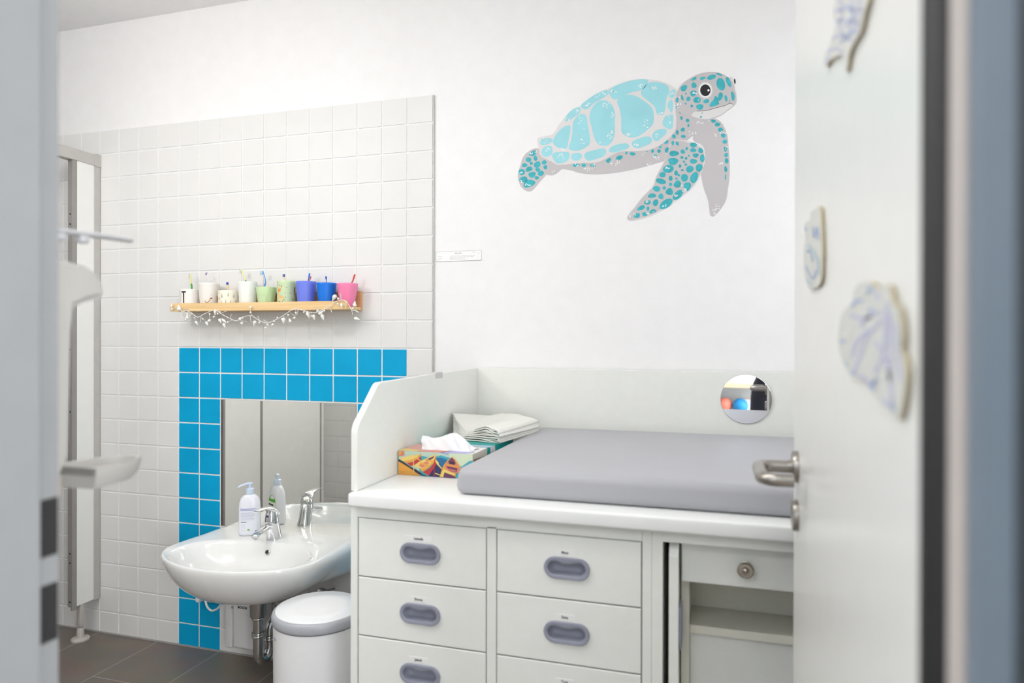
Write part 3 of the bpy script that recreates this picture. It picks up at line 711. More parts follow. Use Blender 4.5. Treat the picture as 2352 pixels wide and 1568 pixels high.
rings(bm, [el(x, y-.0172, z+.0755, .0230, .0250, .25), el(x, y-.016, z+.088, .0225, .0245, .25), el(x, y-.017, z+.100, .0190, .0205, .22), el(x, y-.018, z+.107, .012, .013, .2)], 0, True, True)
obj('tap_lever', bm, chrome, tap, auto=55)
bm = BM(); sphere(bm, (x, y-.0415, z+.088), .0042, 0, 12, (1, .5, 1)); obj('temperature_dot', bm, mat('blue_red_dot', (64, 40, 110), .3), tap)
# soap bottle
sbp = Vector((-.698, -.083, .4984))
sb = thing('soap_bottle', 'white pump soap bottle standing on the washbasin beside the tap', 'soap bottle', sbp)
def squircle(w_, d_, z, n=40, e=3.2):
    P = []
    for i in range(n):
        t = 2*PI*i/n; c, s = math.cos(t), math.sin(t)
        P.append(Vector((w_*math.copysign(abs(c)**(2/e), c), d_*math.copysign(abs(s)**(2/e), s), z)))
    return P
brot = Matrix.Rotation(math.radians(30), 4, 'Z')
def place(P): return [sbp+(brot @ p) for p in P]
bottle_m = mat('milky_plastic', (238, 240, 248), .22, noise=.006, sss=.15)
pump_m = mat('pump_plastic', (214, 226, 244), .3, sss=.1)
bm = BM()
rings(bm, [place(squircle(a, b, z, e=e)) for a, b, z, e in ((.034, .021, 0, 3.2), (.0375, .0245, .003, 3.2), (.0385, .0255, .012, 3.2), (.0385, .0255, .06, 3.2), (.0382, .025, .100, 3), (.0365, .0235, .122, 2.7), (.031, .0205, .137, 2.4), (.022, .017, .146, 2.1), (.0145, .0145, .149, 2), (.0135, .0135, .151, 2))], 0, True, True)
obj('bottle', bm, bottle_m, sb, auto=60)
bm = BM(); lathe(bm, [(.0152, .150), (.0155, .151), (.0150, .170), (.013, .1715), (.006, .172), (.0058, .180), (.0085, .181), (.0085, .186)], sbp, n=28)
nz = math.radians(232)
D = Vector((math.cos(nz), math.sin(nz), 0))
q = [sbp+Vector((0, 0, .187))-D*.010, sbp+Vector((0, 0, .1885)), sbp+Vector((0, 0, .187))+D*.018, sbp+Vector((0, 0, .1825))+D*.034, sbp+Vector((0, 0, .178))+D*.042]
tube(bm, cr(q, 4), [.0055+.0035*min(1, i/4) for i in range(5)]+[.0090-.0004*i for i in range(12)], 14, flat=.55)
obj('pump', bm, pump_m, sb, auto=50)
def lab(P, col, side):                                             # P in label coords (mm): x across, z up ; side +-1
    pass
bm = BM()
blm = Matrix.Translation(sbp) @ brot
def strip(x0, x1, z0, z1, side, mi):
    n = 8; vr = []
    for i in range(n+1):
        xx = x0+(x1-x0)*i/n; s = abs(xx/.0385); yy = .0255*(1-min(.98, s)**3.2)**(1/3.2)+.00025
        a = bm.verts.new(blm @ Vector((xx, side*yy, z0))); b = bm.verts.new(blm @ Vector((xx, side*yy, z1))); vr.append((a, b))
    for p, q_ in zip(vr[:-1], vr[1:]): f = bm.faces.new((p[0], q_[0], q_[1], p[1])); f.material_index = mi
strip(-.030, .026, .098, .1005, -1, 0); strip(-.030, .018, .093, .0955, -1, 0)
for k, (a, b) in enumerate(((-.028, .010), (-.028, .020), (-.028, .018), (-.028, .019), (-.028, .012), (-.028, .020), (-.028, .016))): strip(a, b, .084-.0042*k, .0852-.0042*k, -1, 1)
strip(-.028, -.008, .0505, .0525, -1, 2)
for k in range(4): strip(-.028, -.012, .042-.004*k, .0428-.004*k, -1, 1)
strip(-.005, .003, .020, .026, -1, 3); strip(.006, .018, .019, .0195, -1, 1); strip(-.028, -.01, .021, .022, -1, 1)
for k in range(7): strip(.0215+k*.0017, .0225+k*.0017, .010, .020, -1, 2)
obj('back_label', bm, [mat('violet_ink', (160, 158, 210), .5), mat('pale_violet_ink', (190, 188, 214), .5), mat('dark_violet_ink', (90, 86, 110), .5), mat('leaf_green', (120, 190, 80), .5)], sb, normals=False)
bm = BM()
def fstrip(x0, x1, f0, f1, mi, n=10, off=.0004):
    vr = []
    for i in range(n+1):
        xx = x0+(x1-x0)*i/n; s = abs(xx/.0385); yy = .0255*(1-min(.98, s)**3.2)**(1/3.2)+off
        vr.append((bm.verts.new(blm @ Vector((xx, yy, f0(xx)))), bm.verts.new(blm @ Vector((xx, yy, f1(xx))))))
    for p, q_ in zip(vr[:-1], vr[1:]): f = bm.faces.new((p[0], q_[0], q_[1], p[1])); f.material_index = mi
fstrip(-.030, .030, lambda x: .022, lambda x: .088, 0); fstrip(-.030, .030, lambda x: .088, lambda x: .104+.012*math.sin(x*90+1), 1, off=.0006)
fstrip(-.004, .024, lambda x: .100, lambda x: .104+.010*(1-((x-.01)/.014)**2), 2, off=.0008); fstrip(-.024, .02, lambda x: .073, lambda x: .080, 3, off=.0006); fstrip(-.02, .004, lambda x: .060, lambda x: .066, 1, off=.0006)
obj('front_label', bm, [mat('label_cream', (244, 246, 236), .4), mat('label_green', (96, 180, 56), .4), mat('label_white', (248, 250, 250), .4), mat('label_black', (60, 60, 60), .4)], sb, normals=False)

# ================================================================== UNDER THE BASIN
dt = thing('drain_trap', 'chrome bottle-shaped drain pipe with bent trap under the washbasin', 'drain pipe', (-.512, -.28, .33))
px, py = at(593, 1390, y=-.28).x, -.28
bm = BM()
lathe(bm, [(.030, .342), (.0285, .328), (.027, .324), (.0265, .296), (.0245, .291), (.0175, .288)], (px, py, 0), n=36)
obj('drain_cup', bm, pipe_m, dt, auto=45)
bm = BM()
U = [(px, py, .30), (px, py, .24), (px, py, .175), (px, py+.003, .158), (px+.001, py+.012, .143), (px+.002, py+.028, .137), (px+.003, py+.044, .143), (px+.004, py+.053, .158), (px+.004, py+.056, .178), (px+.004, py+.056, .215), (px+.005, py+.061, .238), (px+.012, py+.078, .256), (px+.026, py+.105, .262), (px+.05, py+.17, .264), (px+.07, -.001, .264)]
tube(bm, cr(U, 5), .0163, 24); obj('bent_pipe', bm, pipe_m, dt, auto=60)
for (cx_, cy_, cz_) in ((px, py, .291), (px, py, .232), (px+.004, py+.056, .200)):
    bm = BM(); lathe(bm, [(.0165, -.010), (.0205, -.008), (.0215, -.004), (.0195, -.001), (.0195, .001), (.0215, .004), (.0205, .008), (.0165, .010)], (cx_, cy_, cz_), n=32)
    obj('union_nut', bm, pipe_m, dt, auto=40)
bm = BM(); lathe(bm, [(.034, 0), (.034, .004), (.02, .010)], (px+.07, .0, .264), n=32, mtx=Matrix.Rotation(PI/2, 4, 'X')); obj('wall_flange', bm, pipe_m, dt, auto=40)
hosem = mat('grey_hose', (150, 146, 140), .5)
bm = BM(); tube(bm, cr([(px+.055, py+.035, .335), (px+.07, py+.07, .336), (px+.10, py+.12, .33), (px+.12, -.001, .30)], 5), .0035, 10)
tag(obj('supply_hose', bm, hosem), 'dark thin hose running right from above the chrome drain cup to the wall', 'hose')
bm = BM(); tube(bm, cr([(px+.036, py+.03, .330), (px+.042, py+.06, .29), (px+.052, py+.08, .25), (px+.05, -.11, .20), (px+.015, -.001, .195)], 5), .0035, 10)
tag(obj('supply_hose', bm, hosem), 'pale thin hose dropping beside the chrome drain pipe', 'hose')
# small water heater
wh = thing('water_heater', 'small white water heater box on the wall under the washbasin', 'water heater', (-.73, 0, .05))
hx0, hx1, hy = at(517, 1450, y=-.10).x, -.655, -.102
hz0 = .073
bm = BM(); box(bm, (hx0, hy, hz0), (hx0+.0305, -.0005, .31), 0, .006, 3); obj('side_shell', bm, white_pl, wh, auto=40)
bm = BM(); box(bm, (hx0+.0307, hy-.001, hz0), (hx1, -.0005, .31), 0, .014, 4); obj('front_cover', bm, white_pl, wh, auto=40)
bm = BM(); lp = at(556, 1388.5, y=hy-.0012)
text_bm(bm, 'BOSCH', .0125, facey(lp.x+.001, hy-.0014, lp.z-.011), 0, bold=.0004)
rp = at(533.5, 1387.5, y=hy-.0012)
for r_ in (.0048, .0026):
    R = []
    for k in range(24): a = 2*PI*k/24; R.append(Vector((math.cos(a), 0, math.sin(a))))
    for i in range(24):
        j = (i+1) % 24; c_ = Vector((rp.x, hy-.0014, rp.z-.011)); flat(bm, [c_+R[i]*r_, c_+R[j]*r_, c_+R[j]*(r_-.0008), c_+R[i]*(r_-.0008)])
obj('logo', bm, black, wh)
# socket and cable
ox0, ox1 = at(458, 1380, y=-.012).x, at(501, 1380, y=-.012).x
so = thing('wall_socket', 'white wall socket peeping out under the washbasin rim on blue tiles', 'socket', ((ox0+ox1)/2, 0, .22))
oz0 = at(480, 1383, y=-.012).z
bm = BM(); box(bm, (ox0, -.013, oz0), (ox1, -.0004, oz0+.085), 0, .003, 2); obj('frame', bm, mat('socket_grey', (206, 204, 200), .4), so)
bm = BM(); box(bm, (ox0+.022, -.017, oz0+.010), (ox1-.010, -.0125, oz0+.072), 0, .003, 2); obj('insert', bm, white_pl, so)
bm = BM(); box(bm, (ox0+.002, -.038, oz0+.004), (ox0+.021, -.0135, oz0+.026), 0, .004, 2)
tube(bm, cr([at(472, 1378, y=-.036), at(474, 1388, y=-.055), at(479, 1397, y=-.065), at(487, 1402, y=-.07), at(497, 1399, y=-.075), at(505, 1391, y=-.08), at(511, 1381, y=-.08), Vector((hx0+.004, -.07, .262))], 6), .0040, 12)
tag(obj('power_cable', bm, white_pl, auto=50), 'short white cable with plug looping from socket to water heater', 'cable')

# ================================================================== BIN
BY = -.452; bc = at(733, 1394, y=BY); BX, bz = bc.x, bc.z-.004; BR = 104*depth(bc)/FPX
kb = BR/.1138
bn = thing('waste_bin', 'round white waste bin with grey rim beside the washbasin', 'bin', (BX, BY, 0))
bm = BM(); lathe(bm, [(.100*kb, 0), (.106*kb, .002), (.107*kb, .012), (.108*kb, .10), (.1100*kb, bz-.028)], (BX, BY, 0), n=72); obj('body', bm, white_pl, bn, auto=40)
bm = BM(); lathe(bm, [(.1095*kb, bz-.026), (.1125*kb, bz-.0245), (.1138*kb, bz-.020), (.1138*kb, bz-.006), (.1120*kb, bz+.000), (.1085*kb, bz+.004), (.1060*kb, bz+.005), (.1055*kb, bz+.003)], (BX, BY, 0), n=72); obj('rim_ring', bm, grey_pl, bn, auto=60)
bm = BM(); lathe(bm, [(.1052*kb, bz+.002), (.1052*kb, bz+.0055), (.104*kb, bz+.0068), (.06*kb, bz+.0080), (.001, bz+.0085)], (BX, BY, 0), n=72, cap1=True); obj('lid', bm, mat('lid_plastic', (246, 246, 247), .25), bn, auto=60)
bm = BM(); bpnt = at(644, 1445, y=BY-.095); dv = (Vector((bpnt.x, bpnt.y, 0))-Vector((BX, BY, 0))).normalized()
sphere(bm, Vector((BX, BY, bz-.052))+dv*.1098*kb, .006, 0, 12, (.8, .8, 1.5)); obj('button', bm, grey_pl, bn)
bm = BM(); box(bm, (BX-.03, BY-.135, .004), (BX+.03, BY-.09, .014), 0, .004); obj('pedal', bm, grey_pl, bn)
# ================================================================== TOOTHBRUSH SHELF
SHY = -.113; sx0, sx1 = -1.036, -.2775
zl0, zl1 = at(600, 712.5, y=SHY).z, at(600, 693.5, y=SHY).z
zbk = at(833, 669, y=-.001).z
sh = thing('picture_ledge', 'light pine ledge holding the row of toothbrush cups', 'shelf', ((sx0+sx1)/2, 0, zl0))
bm = BM(); box(bm, (sx0, SHY+.0105, zl0+.001), (sx1, -.0135, zl0+.0115), 0, .0007); obj('bottom_board', bm, pine, sh)
bm = BM(); box(bm, (sx0, SHY, zl0), (sx1-.0008, SHY+.0103, zl1), 0, .0009); obj('front_rail', bm, pine, sh)
bm = BM(); box(bm, (sx0, -.0133, zl0), (sx1, -.0003, zbk), 0, .0009); obj('back_board', bm, wood_mat('pine_back', (214, 160, 110), (228, 180, 130)), sh)
CF = zl0+.0118                                                     # cup floor height
YCUP = -.058
def cup_geo(u0, u1, vtop, y=YCUP):
    um = (u0+u1)/2; c = at(um, vtop, y=y); r = (u1-u0)/2*depth(c)/FPX*0.985
    return c.x, r, c.z
def cup_body(bm, x, y, z0, z1, rt, rb, th=.0016, n=48, mi=0, bulge=0.0, rim=0.0, facets=False):
    R = []; m = 14; H = z1-z0
    def prof(t): return rb+(rt-rb)*(t**(1-bulge) if bulge else t)
    def ring(r, z, fac=0): 
        return [Vector((x+(r-(.0011*abs(math.cos(4.5*2*PI*i/n))*fac))*math.cos(2*PI*i/n), y+(r-(.0011*abs(math.cos(4.5*2*PI*i/n))*fac))*math.sin(2*PI*i/n), z)) for i in range(n)]
    R.append(ring(rb-.003, z0)); R.append(ring(rb-.0008, z0+.0006))
    for i in range(m+1):
        t = i/m; fac = (1.6 if facets and t < .62 else 0)
        R.append(ring(prof(t)+(rim if t > .985 else 0), z0+.002+(H-.003)*t, fac))
    R.append(ring(rt-th*.5+rim, z1)); R.append(ring(rt-th, z1-.001))
    for i in range(m, -1, -1):
        t = i/m; R.append(ring(prof(t)-th, z0+.003+(H-.004)*t))
    rings(bm, R, mi, True, True)
cupm = lambda n, c, **k: mat('cup_'+n, c, **k)
specs = [
 # u0,u1,vtop, rb factor, material, label
 (414.5, 459.5, 664.5, .95, cupm('white', (240, 236, 232), rough=.35), 'white mug with a black letter T on its side'),
 (456, 503.5, 650.5, .76, cupm('offwhite', (238, 234, 228), rough=.4), 'off-white plastic cup with a brown and red painted mouth'),
 (501.5, 549.5, 668, .97, cupm('cream', (244, 238, 220), rough=.4), 'low cream cup printed with grey raindrops'),
 (547.5, 590.5, 647.5, .86, cupm('frosted', (240, 243, 238), rough=.35, sss=.4), 'frosted translucent tall cup beside the pale green tumbler'),
 (589, 634.5, 659.5, .66, cupm('pale_green', (206, 230, 182), rough=.3, sss=.2), 'pale green faceted tumbler'),
 (636.5, 679, 645.5, .95, cupm('mint', (201, 219, 178), rough=.4), 'mint green cup printed with a giraffe'),
 (680, 726, 646.5, .80, cupm('periwinkle', (112, 130, 232), rough=.4), 'periwinkle blue-violet plastic cup'),
 (727, 773, 650, .72, cupm('blue', (0, 118, 226), rough=.4), 'bright blue plastic cup'),
 (773.5, 822.5, 651, .55, cupm('pink', (246, 138, 180), rough=.3, sss=.4), 'translucent pink cup at the open end of the ledge')]
cups = []
GP = 'toothbrush cups on the pine ledge'
for i, (u0, u1, vt, rbf, m, lab) in enumerate(specs):
    x, r, zt_ = cup_geo(u0, u1, vt)
    c = thing('toothbrush_cup', lab, 'cup', (x, YCUP, CF), GP)
    bm = BM(); cup_body(bm, x, YCUP, CF, zt_, r, r*rbf, bulge=[0, .1, 0, .1, .45, 0, .25, .25, .35][i], rim=.0006 if i in (3, 6, 7) else 0, facets=(i == 4))
    obj('cup_body', bm, m, c, auto=70 if i != 4 else 25)
    cups.append((x, r, zt_, c, rbf))
def on_cup(i, u, v, off=.00035):
    """point on cup i's outside wall seen at pixel (u,v)"""
    x, r, zt_, c, rbf = cups[i]; d = ray(u, v)
    t = (YCUP-CAM.y)/d.y; 
    for _ in range(4):
        p = CAM+d*t; h = max(0, min(1, (p.z-CF)/(zt_-CF))); b = [0, .1, 0, .1, .45, 0, .25, .25, .35][i]
        rr = r*rbf+(r-r*rbf)*(h**(1-b))+off
        ox, oy = CAM.x-x, CAM.y-YCUP; A = d.x**2+d.y**2; B = 2*(ox*d.x+oy*d.y); Cc = ox*ox+oy*oy-rr*rr
        disc = B*B-4*A*Cc
        t = (-B-math.sqrt(max(disc, 0)))/(2*A)
    return CAM+d*t
def deco(i, name, shapes, mats, off=.0004, dense=True):
    bm = BM()
    for mi, pts in shapes:
        P = [on_cup(i, u, v, off) for u, v in pts]
        c = sum(P, Vector())/len(P); cv = bm.verts.new(on_cup(i, sum(p[0] for p in pts)/len(pts), sum(p[1] for p in pts)/len(pts), off*1.1))
        vs = [bm.verts.new(p) for p in P]
        for a in range(len(vs)): f = bm.faces.new((cv, vs[a], vs[(a+1) % len(vs)])); f.material_index = mi
    return obj(name, bm, mats, cups[i][3], normals=False)
def z1(x, y): return (380+x/9.8, 600+y/9.8)
def z2(x, y): return (620+x/9.8, 600+y/9.8)
def ell(f, cx, cy, rx, ry, rot=0, n=12):
    r = math.radians(rot); return [f(cx+rx*math.cos(a)*math.cos(r)-ry*math.sin(a)*math.sin(r), cy+rx*math.cos(a)*math.sin(r)+ry*math.sin(a)*math.cos(r)) for a in [2*PI*k/n for k in range(n)]]
def stroke(f, pts, w_):
    P = cr([Vector((x, y, 0)) for x, y in pts], 3); L, R_ = [], []
    for i, p in enumerate(P):
        t = (P[min(i+1, len(P)-1)]-P[max(i-1, 0)]).normalized(); n = Vector((-t.y, t.x, 0)); ww = w_*(1 if 0 < i < len(P)-1 else .4)
        L.append((p+n*ww)); R_.append((p-n*ww))
    out = []
    for a in range(len(P)-1): out.append([f(L[a].x, L[a].y), f(L[a+1].x, L[a+1].y), f(R_[a+1].x, R_[a+1].y), f(R_[a].x, R_[a].y)])
    return out
deco(0, 'letter_print', [(0, [z1(364+k*11.75, 668), z1(376+k*11.75, 668), z1(376+k*11.75, 703), z1(364+k*11.75, 703)]) for k in range(8)]+[(0, [z1(393, 700), z1(420, 700), z1(424, 940), z1(402, 940)])], [black], off=.0006)
s2 = [(0, q) for q in stroke(z1, [(888, 880), (905, 915), (940, 925), (975, 900), (1000, 860), (1025, 825)], 9)]+[(1, [z1(1000, 820), z1(1062, 818), z1(1050, 840), z1(1010, 850)])]+[(2, q) for q in stroke(z1, [(1010, 765), (1030, 752), (1042, 745)], 3)]+[(0, [z1(1150, 790), z1(1185, 780), z1(1190, 920), z1(1160, 900)])]
deco(1, 'painted_mouth', s2, [mat('ochre_print', (190, 140, 70), .5), mat('maroon_print', (140, 40, 50), .5), mat('soft_grey_print', (170, 168, 165), .5)])
drops = []
for (X, Y, k) in ((1270, 775, 1), (1414, 740, 1), (1538, 775, 1), (1356, 895, .8), (1470, 905, .8), (1585, 895, .8), (1256, 910, .6), (1216, 830, .7), (1640, 800, .6)):
    drops.append((0, [z1(X+a*k, min(Y+b*k, 935)) for a, b in ((0, -55), (8, -25), (17, 10), (18, 32), (10, 48), (0, 52), (-10, 48), (-18, 32), (-17, 10), (-8, -25))]))
deco(2, 'raindrop_print', drops, [mat('drop_print', (186, 192, 180), .5)])
g_ = [(0, q) for q in []]
gl = [(0, ell(z2, 210, 650, 30, 40)), (1, ell(z2, 235, 585, 24, 45, 10)), (1, [z2(190, 770), z2(250, 765), z2(305, 800), z2(300, 880), z2(275, 880), z2(265, 830), z2(225, 830), z2(218, 895), z2(200, 895)]),
      (1, [z2(188, 690), z2(200, 690), z2(215, 780), z2(190, 780)]), (3, ell(z2, 222, 537, 6, 14)), (3, ell(z2, 265, 557, 8, 14)), (3, ell(z2, 345, 805, 8, 13, 20)), (3, ell(z2, 315, 865, 8, 12)), (3, ell(z2, 362, 583, 5, 8)), (3, ell(z2, 390, 583, 5, 8)), (4, ell(z2, 376, 600, 8, 8)),
      (3, ell(z2, 448, 712, 5, 8)), (3, ell(z2, 476, 710, 6, 9)), (4, ell(z2, 462, 730, 14, 10)), (4, ell(z2, 330, 712, 12, 8)), (3, ell(z2, 355, 712, 6, 7)), (3, ell(z2, 508, 850, 8, 14)), (3, ell(z2, 218, 900, 12, 8)), (3, ell(z2, 282, 896, 10, 8)),
      (5, ell(z2, 556, 640, 15, 70, 8)), (5, ell(z2, 562, 735, 10, 35))]
r_ = random.Random(3)
for k in range(14): gl.append((2, ell(z2, 200+r_.random()*95, 775+r_.random()*60, 7, 7, 0, 6)))
for k in range(6): gl.append((2, ell(z2, 205+r_.random()*50, 570+r_.random()*50, 6, 6, 0, 6)))
deco(5, 'giraffe_print', gl, [mat('giraffe_orange', (232, 150, 60), .5), mat('giraffe_yellow', (240, 206, 140), .5), mat('giraffe_spot', (222, 130, 70), .5), black, mat('giraffe_pink', (232, 170, 170), .5), mat('lion_brown', (160, 110, 96), .5)])

# toothbrushes -----------------------------------------------------
ybk = YCUP+.018
def brush(lab, i, pts, radii, m, headdir=None, bristle=None, tip=None, y=ybk, flatk=.55, head=None):
    """pts: pixel points bottom->top on plane y; the handle continues down into the cup"""
    b = thing('toothbrush', lab, 'toothbrush', (cups[i][0], YCUP, CF), 'toothbrushes standing in the cups')
    P = [at(u, v, y=y) for u, v in pts]; d = (P[0]-P[1]).normalized()
    foot = Vector((cups[i][0]+(P[0].x-cups[i][0])*.3, YCUP+.004, CF+.006))
    path = cr([foot]+P, 5); k = len(path); rr = []
    for j in range(k):
        q = j/(k-1)*(len(P)); a = int(min(q, len(P)-1e-6)); RR = [radii[0]]+list(radii); rr.append(RR[a]+(RR[min(a+1, len(RR)-1)]-RR[a])*(q-a))
    ms = [m]+([tip] if tip else [])
    bm = BM(); tube(bm, path, [q_*1.4 for q_ in rr], 12, 0, True, flatk)
    if tip:
        for f in bm.faces:
            if f.calc_center_median().z < P[1].z: f.material_index = 1
    obj('handle', bm, ms, b, auto=60)
    if bristle:
        bm = BM(); (u, v, w_, h_, mcol, dx, dy) = bristle; c = at(u, v, y=y)
        dirv = Vector((dx, dy, 0)).normalized(); s = dirv.cross(Vector((0, 0, 1))).normalized()
        for a in range(-3, 4):
            for c_ in (-1, 0, 1):
                p = c+Vector((0, 0, a/3*h_))+s*(c_*.0022); L = w_*(1 if a % 2 else .88)
                tube(bm, [p, p+dirv*L], .0013, 5)
        obj('bristles', bm, mcol, b)
    return b
yel = mat('brush_yellow', (240, 236, 150), .35); grn = mat('brush_green', (70, 180, 60), .4); wbr = mat('bristle_white', (236, 238, 244), .6)
brush('pale yellow and green toothbrush in the white letter mug', 0, [z1(590, 620), z1(583, 500), z1(575, 420), z1(570, 340), z1(566, 290)], [.0032, .0026, .0021, .0026, .0030], yel, bristle=(*z1(560, 320), .0065, .008, wbr, -1, -.3), tip=grn)
brush('white and mauve toothbrush in the off-white cup', 1, [z1(962, 520), z1(960, 430), z1(955, 350), z1(948, 300), z1(942, 270)], [.0022, .0020, .0020, .0030, .0028], mat('brush_white', (236, 232, 246), .35), bristle=(*z1(940, 285), .0055, .004, mat('bristle_mauve', (160, 130, 170), .6), -.5, -1))
brush('yellow toothbrush with blue bristles in the raindrop cup', 2, [z1(1408, 680), z1(1408, 600), z1(1406, 540), z1(1405, 500)], [.0024, .0026, .0030, .0028], mat('brush_butter', (250, 226, 160), .35), bristle=(*z1(1405, 500), .006, .0035, mat('bristle_blue', (70, 90, 200), .6), 0, -1))
brush('leaning yellow and green toothbrush in the frosted cup', 3, [z1(1812, 500), z1(1800, 420), z1(1765, 320), z1(1738, 240), z1(1718, 170)], [.0032, .0020, .0019, .0024, .0026], yel, bristle=(*z1(1722, 210), .008, .008, wbr, -1, -.3), tip=grn)
brush('light blue toothbrush with bent neck in the pale green tumbler', 4, [z1(2228, 590), z1(2250, 500), z1(2245, 400), z1(2222, 310), z1(2200, 240), z1(2182, 212)], [.0036, .0030, .0022, .0019, .0022, .0020], mat('brush_skyblue', (120, 178, 246), .3, trans=.2), bristle=(*z1(2190, 262), .0095, .0060, mat('bristle_sky', (196, 220, 246), .6), -1, -.3))
brush('cream toothbrush with violet ring head in the giraffe cup', 5, [z2(335, 460), z2(330, 400), z2(325, 350), z2(322, 318)], [.0022, .0022, .0030, .0036], mat('brush_cream', (246, 236, 160), .35), bristle=(*z2(322, 320), .005, .004, mat('bristle_violet', (90, 90, 190), .6), 0, -1))
brush('blue toothbrush in the periwinkle cup', 6, [z2(862, 470), z2(872, 400), z2(882, 340), z2(890, 290), z2(894, 268)], [.0020, .0022, .0038, .0040, .0028], mat('brush_blue', (64, 118, 232), .35))
brush('coral toothbrush behind the blue one in the periwinkle cup', 6, [z2(884, 470), z2(900, 410), z2(915, 370), z2(922, 335)], [.0018, .0024, .0032, .0024], mat('brush_coral', (240, 110, 100), .35), y=ybk+.012)
brush('dark blue toothbrush with speckled round head in the bright blue cup', 7, [z2(1270, 500), z2(1270, 430), z2(1267, 400), z2(1265, 365), z2(1264, 335)], [.0012, .0012, .0024, .0042, .0026], mat('brush_navy', (20, 84, 196), .35))
brush('slanted coral red toothbrush in the pink cup', 8, [z2(1840, 510), z2(1865, 440), z2(1888, 370), z2(1905, 320), z2(1912, 288)], [.0022, .0028, .0038, .0042, .0030], mat('brush_red', (226, 84, 76), .35))

# garland ------------------------------------------------------------
gd = thing('shell_garland', 'white fairy-light garland with shells and beads hanging along the pine ledge', 'garland', (-.65, -.12, 1.34))
whitecord = mat('white_cord', (238, 236, 230), .5); shellm = mat('white_shell', (244, 242, 236), .5, noise=.04, nscale=300); bulbm = mat('clear_bulb', (240, 240, 238), .15, trans=.5)
GY = -.122
def G1(x, y, dy=0): return at(*z1(x, y), y=GY+dy)
def G2(x, y, dy=0): return at(*z2(x, y), y=GY+dy)
main = [G1(170, 1050), G1(260, 1030), G1(330, 1060), G1(375, 1130), G1(480, 1110), G1(580, 1160), G1(700, 1250), G1(780, 1240), G1(850, 1195), G1(950, 1150), G1(1070, 1100), G1(1150, 1100), G1(1230, 1165), G1(1350, 1235), G1(1480, 1300), G1(1560, 1335), G1(1650, 1325), G1(1760, 1250), G1(1880, 1225), G1(1950, 1225), G1(2050, 1290), G1(2150, 1350), G1(2260, 1385), G1(2352, 1375),
        G2(100, 1330), G2(200, 1280), G2(300, 1220), G2(400, 1150), G2(500, 1090), G2(600, 1075), G2(700, 1090), G2(800, 1120), G2(900, 1145), G2(1050, 1150), G2(1150, 1105), G2(1250, 1060), G2(1340, 1010), G2(1420, 940), G2(1520, 890), G2(1610, 872), G2(1690, 885), G2(1750, 950), G2(1810, 1040), G2(1850, 1100), G2(1930, 1105), G2(2000, 1150)]
bm = BM(); P = cr(main, 5)
def wob(P, a, ph): return [p+Vector((0, a*math.sin(i*.9+ph), a*math.cos(i*.9+ph))) for i, p in enumerate(P)]
tube(bm, wob(P, .0009, 0), .00085, 6); tube(bm, wob(P, .0009, PI), .00085, 6)
tube(bm, cr([G1(375, 1120), G1(355, 1200), G1(400, 1280), G1(470, 1260), G1(560, 1220), G1(680, 1130, .05)], 5), .0009, 6)
obj('cord', bm, whitecord, gd)
def shell(p, ang, L=.0165, w_=.0052):
    L, w_ = L*1.1, w_*1.35
    """little conch: lathe with pointed end; ang = direction of the tip in degrees in the xz plane (0=right, 90=up)"""
    t = Vector((math.cos(math.radians(ang)), 0, math.sin(math.radians(ang))))
    m = t.to_track_quat('Z', 'Y').to_matrix().to_4x4(); bm = BM()
    lathe(bm, [(.0006, -.38*L), (w_*.6, -.34*L), (w_*.92, -.2*L), (w_, -.02*L), (w_*.82, .12*L), (w_*.80, .16*L), (w_*.56, .32*L), (w_*.50, .36*L), (w_*.28, .5*L), (.0003, .66*L)], p, n=14, mtx=m @ Matrix.Diagonal((1, .8, 1, 1)))
    sphere(bm, p+(m @ Vector((w_*.45, -w_*.35, -.12*L))), w_*.6, 0, 8)
    obj('shell', bm, shellm, gd, auto=50)
for f, x, y, a, k in ((G1, 140, 1000, 100, .8), (G1, 150, 1075, 240, .7), (G1, 310, 1055, 110, 1.25), (G1, 500, 1260, 100, 1), (G1, 460, 1310, 200, .8), (G1, 700, 1380, 300, 1), (G1, 930, 1390, 300, 1), (G1, 985, 1335, 215, 1), (G1, 1120, 1140, 265, 1.05), (G1, 1090, 1248, 190, .6), (G1, 1230, 1330, 300, 1.1), (G1, 1320, 1340, 320, 1.0), (G1, 1322, 1430, 290, 1.05),
                      (G1, 1680, 1295, 215, 1.05), (G1, 1715, 1390, 180, .8), (G1, 2010, 1385, 250, 1.25), (G1, 2255, 1490, 180, .7), (G2, 60, 1425, 230, .8), (G2, 305, 1320, 270, 1.2), (G2, 455, 1335, 120, .95), (G2, 548, 1270, 200, .75), (G2, 850, 1190, 290, 1.15), (G2, 990, 1245, 285, 1.1), (G2, 1140, 1165, 35, 1.15), (G2, 1185, 1245, 290, 1.2), (G2, 1450, 805, 240, 1.4), (G2, 1612, 985, 280, .95), (G2, 1905, 970, 80, 1.1), (G2, 1945, 1290, 345, 1.2)):
    shell(f(x, y), a, .0165*k, .0047*k)
def bead(p, r=.0031):
    bm = BM(); sphere(bm, p, r, 0, 12); obj('bead', bm, shellm, gd)
